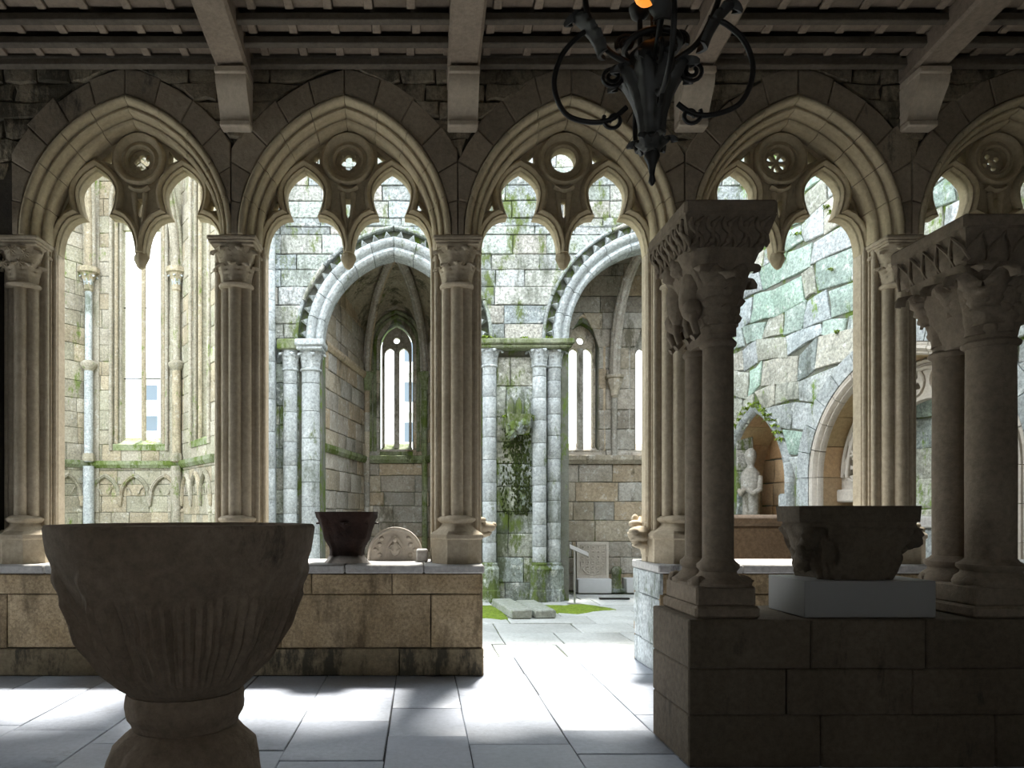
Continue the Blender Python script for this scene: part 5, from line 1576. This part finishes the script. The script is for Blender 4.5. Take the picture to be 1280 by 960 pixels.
beast_head('beast_head', 'carved beast head jutting into the doorway from the small relief side', (0.50, 7.06, WALL_TOP + 0.18), PI / 2 + 0.2, 1.05).children
beast_head('beast_head', 'carved lion-like head at the doorway edge beside the first paired column', (2.22, 6.98, WALL_TOP + 0.06), -0.75, 1.45)
beast_head('beast_head', 'carved beast head on the ledge behind the carved capital on the white plinth', (COLX[4] + 0.28, 6.95, WALL_TOP + 0.18), PI / 2 + 0.2, 0.8)
beast_head('beast_head', 'carved beast head at the foot of the leftmost clustered column', (COLX[0] + 0.32, 7.0, WALL_TOP + 0.002), 0.6, 0.7)

# ------------------------------------------------------------------ pieces in the courtyard
def slab(label, cx, cy, rz, w, L, h):
    o = MB().bbox(-w / 2, w / 2, -L / 2, L / 2, 0, h, 0.02).build('fallen_slab', 'mossy2')
    o.location = (cx, cy, 0.004); o.rotation_euler = (0, 0, rz)
    tag(o, label, 'slab', 'fallen slabs by the pier')
MT['mossy2'] = stone('fallen_slab_stone', (0.40, 0.42, 0.38), (0.28, 0.31, 0.24), moss=(0.10, 0.15, 0.02), moss_at=0.58, speck=0.4, bump=0.6)
slab('longer fallen stone slab lying on moss, farther from the sign stand', 1.32, 10.45, 0.10, 0.30, 1.3, 0.13)
slab('shorter fallen stone slab lying on moss, nearer the sign stand', 1.66, 10.42, 0.10, 0.30, 1.15, 0.12)
t = thing('sign_stand', 'thin steel sign stand with tilted plate in front of the heraldic slab', 'sign stand', (2.45, 11.76 - 0.35, 0.0))
MB().tube([(0, 0, 0.0), (0, 0, 0.88)], 0.016, 8).build('post', 'steel', t)
MB().box(-0.10, 0.10, -0.10, 0.10, 0.0, 0.012).build('foot_plate', 'steel', t)
mb = MB().bbox(-0.08, 0.24, -0.09, 0.09, -0.006, 0.006, 0.002); o = mb.build('plate', 'white', t, 30, (0, 0, 0.885), (0.35, 0.42, 0))
tag(MB().bbox(2.84, 3.44, 12.92, 13.26, 0.003, 0.26, 0.008).build('slab_plinth', 'whitestone'), 'white plinth under the carved heraldic slab', 'plinth')
t = thing('heraldic_slab', 'carved heraldic slab with interlace pattern leaning on the chapel wall', 'relief', (3.14, 13.10, 0.262))
MB().bbox(-0.29, 0.29, 0.0, 0.10, 0.0, 0.66, 0.01).build('slab', 'relief', t)
MB().plate([[(-0.29, 0.0), (0.29, 0.0), (0.29, 0.66), (-0.29, 0.66)], [(-0.24, 0.05), (-0.24, 0.61), (0.24, 0.61), (0.24, 0.05)]], -0.02, 0.01).build('frame', 'relief', t, 30)
ys_ = MB()
for k in range(5):
    for j in range(6):
        xx = -0.19 + 0.095 * k; zz = 0.10 + 0.092 * j
        if zz < 0.12 and abs(xx) > 0.12: continue
        MB().tube([(xx + 0.03 * math.cos(q * PI / 4 + j), -0.012, zz + 0.03 * math.sin(q * PI / 4 + j)) for q in range(8)], 0.010, 5).build('carving', 'relief', t, 60)
MB().tube([(0.22 * math.cos(PI + q * PI / 12), -0.012, 0.30 + 0.24 * math.sin(PI + q * PI / 12)) for q in range(13)], 0.013, 6).build('shield_edge', 'relief', t, 60)
tag(MB().bbox(3.72, 4.6, 12.95, 13.26, 0.003, 0.26, 0.008).build('slab_plinth', 'whitestone'), 'white plinth against the chapel wall beside the column fragment', 'plinth')
t = thing('column_fragment', 'broken dark column fragment on the floor between two white plinths', 'fragment', (3.57, 13.10, 0.003))
MB().lathe([(0.11, 0), (0.11, 0.12), (0.085, 0.15), (0.08, 0.32), (0.095, 0.35), (0.09, 0.42), (0.05, 0.47)], 12, fn=lambda r, z, a: r * (1 + 0.06 * math.cos(4 * a))).build('stub', 'ruinmossy', t, 40)
MB().bbox(-0.13, 0.13, -0.13, 0.12, 0.0, 0.08, 0.01).build('foot', 'ruinmossy', t)
tag(MB().bbox(3.0, 3.5, 12.0, 12.09, 0.004, 0.03, 0.005).build('floor_bar', 'iron', None, 30), 'dark metal bar lying on the flags before the heraldic slab', 'bar')
t = thing('stone_sarcophagus', 'brown stone sarcophagus behind the low wall under the statue niche', 'sarcophagus', (3.60, 8.6, 0.0))
MB().bbox(-0.62, 0.70, -0.3, 0.3, 0.0, 1.30, 0.03).build('chest', 'brownchest', t)
MB().bbox(-0.66, 0.74, -0.34, 0.34, 1.30, 1.43, 0.04).build('lid', 'brownchest', t)
t = thing('stone_stump', 'pale mossy stone stump beside the brown sarcophagus', 'fragment', (4.52, 8.75, 0.0))
MB().lathe([(0.17, 0.0), (0.15, 0.4), (0.13, 0.9), (0.10, 1.2), (0.06, 1.3), (0.01, 1.33)], 16, fn=lambda r, z, a: r * (1 + 0.15 * noise.noise(Vector((math.cos(a) * 2, math.sin(a) * 2, z * 4))))).build('stump', 'ruinshaft', t, 60)
tuft(t, 0, -0.05, 1.28, 0.09, 990, n=20)

# ------------------------------------------------------------------ wrought iron chandelier
CHY = 2.7; cs = CHY / F
CHX = (815 - PX) * cs
def chz(py): return EYE + (PY - py) * cs
t = thing('chandelier', 'black wrought-iron chandelier with scrolled arms, acanthus leaves and amber bulb', 'chandelier', (CHX, CHY, chz(232)))
Z0 = chz(232)
def lz(py): return chz(py) - Z0
def lr(px): return abs(px - 815) * cs
MB().lathe([(0.004, lz(232)), (0.014, lz(227)), (0.009, lz(219)), (0.016, lz(206)), (0.030, lz(196)), (0.022, lz(186)), (0.012, lz(182))], 14).build('finial', 'iron', t, 50)
MB().lathe([(0.012, lz(188)), (0.028, lz(178)), (0.030, lz(165)), (0.034, lz(145)), (0.045, lz(120)), (0.062, lz(95)), (0.078, lz(80)), (0.075, lz(66)), (0.05, lz(58)), (0.03, lz(55))], 28, fn=lambda r, z, a: r * (1 + 0.08 * math.cos(8 * a))).build('vase_body', 'iron', t, 50)
lfi = leaf_mesh('leaf', 'ironleaf', 0.23, 0.075, 0.024, 0.075, ridge=0.014, lobes=4)
lfs = leaf_mesh('leaf', 'ironleaf', 0.05, 0.05, 0.016, 0.04, ridge=0.006)
for k in range(8):
    a = k * PI / 4 + 0.2
    link('leaf', lfi, t, (0.036 * math.sin(a), -0.036 * math.cos(a), lz(172)), (0, 0, a))
for k in range(6):
    a = k * PI / 3 + 0.2
    link('leaf', lfs, t, (0.016 * math.sin(a), -0.016 * math.cos(a), lz(196)), (0, 0, a))
MB().tube([(0.10 * math.cos(q * PI / 12), 0.10 * math.sin(q * PI / 12), lz(58)) for q in range(25)], 0.012, 8, False).build('rim_ring', 'iron', t, 60)
MB().tube([(0, 0, lz(60)), (0, 0, 5.9 - Z0)], 0.006, 6).build('hanging_rod', 'iron', t)
def spiral(cx, cz, r0, turns, a0, sgn=1, n=26):
    return [(cx + r0 * (1 - 0.75 * j / n) * math.cos(a0 + sgn * turns * 2 * PI * j / n), 0, cz + r0 * (1 - 0.75 * j / n) * math.sin(a0 + sgn * turns * 2 * PI * j / n)) for j in range(n + 1)]
def smooth(pts, m=5):
    out = []
    P = [Vector(p) for p in pts]
    for i in range(len(P) - 1):
        p0, p1, p2, p3 = P[max(i - 1, 0)], P[i], P[i + 1], P[min(i + 2, len(P) - 1)]
        for j in range(m):
            f = j / m
            out.append(0.5 * ((2 * p1) + (p2 - p0) * f + (2 * p0 - 5 * p1 + 4 * p2 - p3) * f * f + (3 * p1 - p0 - 3 * p2 + p3) * f ** 3))
    out.append(P[-1]); return out
def q2(px, py): return (lr(px), 0, lz(py))
big = smooth([q2(748, 28), q2(728, 36), q2(706, 58), q2(695, 88), q2(698, 115), q2(712, 138), q2(740, 148), q2(765, 146), q2(784, 132)])
stem = smooth([q2(733, -30), q2(735, 5), q2(748, 38), q2(762, 60), q2(782, 74), q2(800, 84)])
sc1 = spiral(lr(783), lz(52), 0.036, 1.6, -0.6)
sc2 = spiral(lr(766), lz(92), 0.042, 1.7, PI)
sc3 = spiral(lr(768), lz(147), 0.038, 1.2, 0.5, -1)
arm_me = [('arm_scroll', MB().tube(big, [0.010] * len(big), 8).mesh('arm_scroll', 'iron', 60)),
          ('arm_stem', MB().tube(stem, 0.011, 8).mesh('arm_stem', 'iron', 60)),
          ('curl', MB().tube(sc1, 0.008, 6).mesh('curl', 'iron', 60)), ('curl', MB().tube(sc2, 0.008, 6).mesh('curl', 'iron', 60)), ('curl', MB().tube(sc3, 0.008, 6).mesh('curl', 'iron', 60))]
lfa = leaf_mesh('leaf', 'ironleaf', 0.16, 0.085, 0.02, 0.05, ridge=0.012, lobes=4)
cup = MB().lathe([(0.01, lz(-30)), (0.035, lz(-36)), (0.045, lz(-48)), (0.02, lz(-52))], 14).mesh('candle_cup', 'iron', 50)
for k in range(4):
    a = PI - 0.12 + k * PI / 2
    for nm, me in arm_me:
        link(nm, me, t, (0, 0, 0), (0, 0, a))
    rr = lr(752)
    o = link('leaf', lfa, t, (rr * math.cos(a), rr * math.sin(a), lz(66)), (0, 0, a + PI / 2))
    o.rotation_euler = (0.25, 0, a + PI / 2)
    link('candle_cup', cup, t, (lr(733) * math.cos(a), lr(733) * math.sin(a), 0))
MB().blob(((803 - 815) * cs, -0.05, lz(-2)), (0.05, 0.05, 0.062), 16, 10).build('amber_bulb', 'amber', t, 60)
MB().tube([((803 - 815) * cs, -0.05, lz(-16)), ((803 - 815) * cs, -0.05, lz(-60))], 0.02, 8).build('bulb_holder', 'iron', t)

# ------------------------------------------------------------------ buildings far beyond the apse windows
def far_building(label, x0, x1, y, top, floors, cols, seed):
    t = thing('apartment_building', label, 'building', ((x0 + x1) / 2, y, -0.2), 'far apartment blocks')
    w = (x1 - x0) / 2
    MB().box(-w, w, 0, 10, 0, top).build('walls', 'bldg', t)
    MB().bbox(-w - 0.3, w + 0.3, -0.3, 10.3, top, top + 0.5, 0.05).build('roof_slab', 'bldg', t)
    fh = top / floors
    wm = MB().box(-w / cols * 0.72, w / cols * 0.72, -0.04, 0.04, -fh * 0.24, fh * 0.24).mesh('window', 'glass')
    for f in range(floors):
        MB().bbox(-w, w, -0.7, 0.0, f * fh + 0.0, f * fh + 0.22, 0.03).build('balcony_slab', 'bldg', t)
        for c_ in range(cols):
            link('window', wm, t, (-w + (c_ + 0.5) * 2 * w / cols, -0.03, f * fh + fh * 0.56))
far_building('pale apartment block glimpsed through the apse window lights', -1.4, 9.0, 52, 14.5, 5, 5, 1)
far_building('pale apartment block glimpsed low in the tall main apse window', -21.6, -17.5, 56, 12.0, 5, 3, 2)
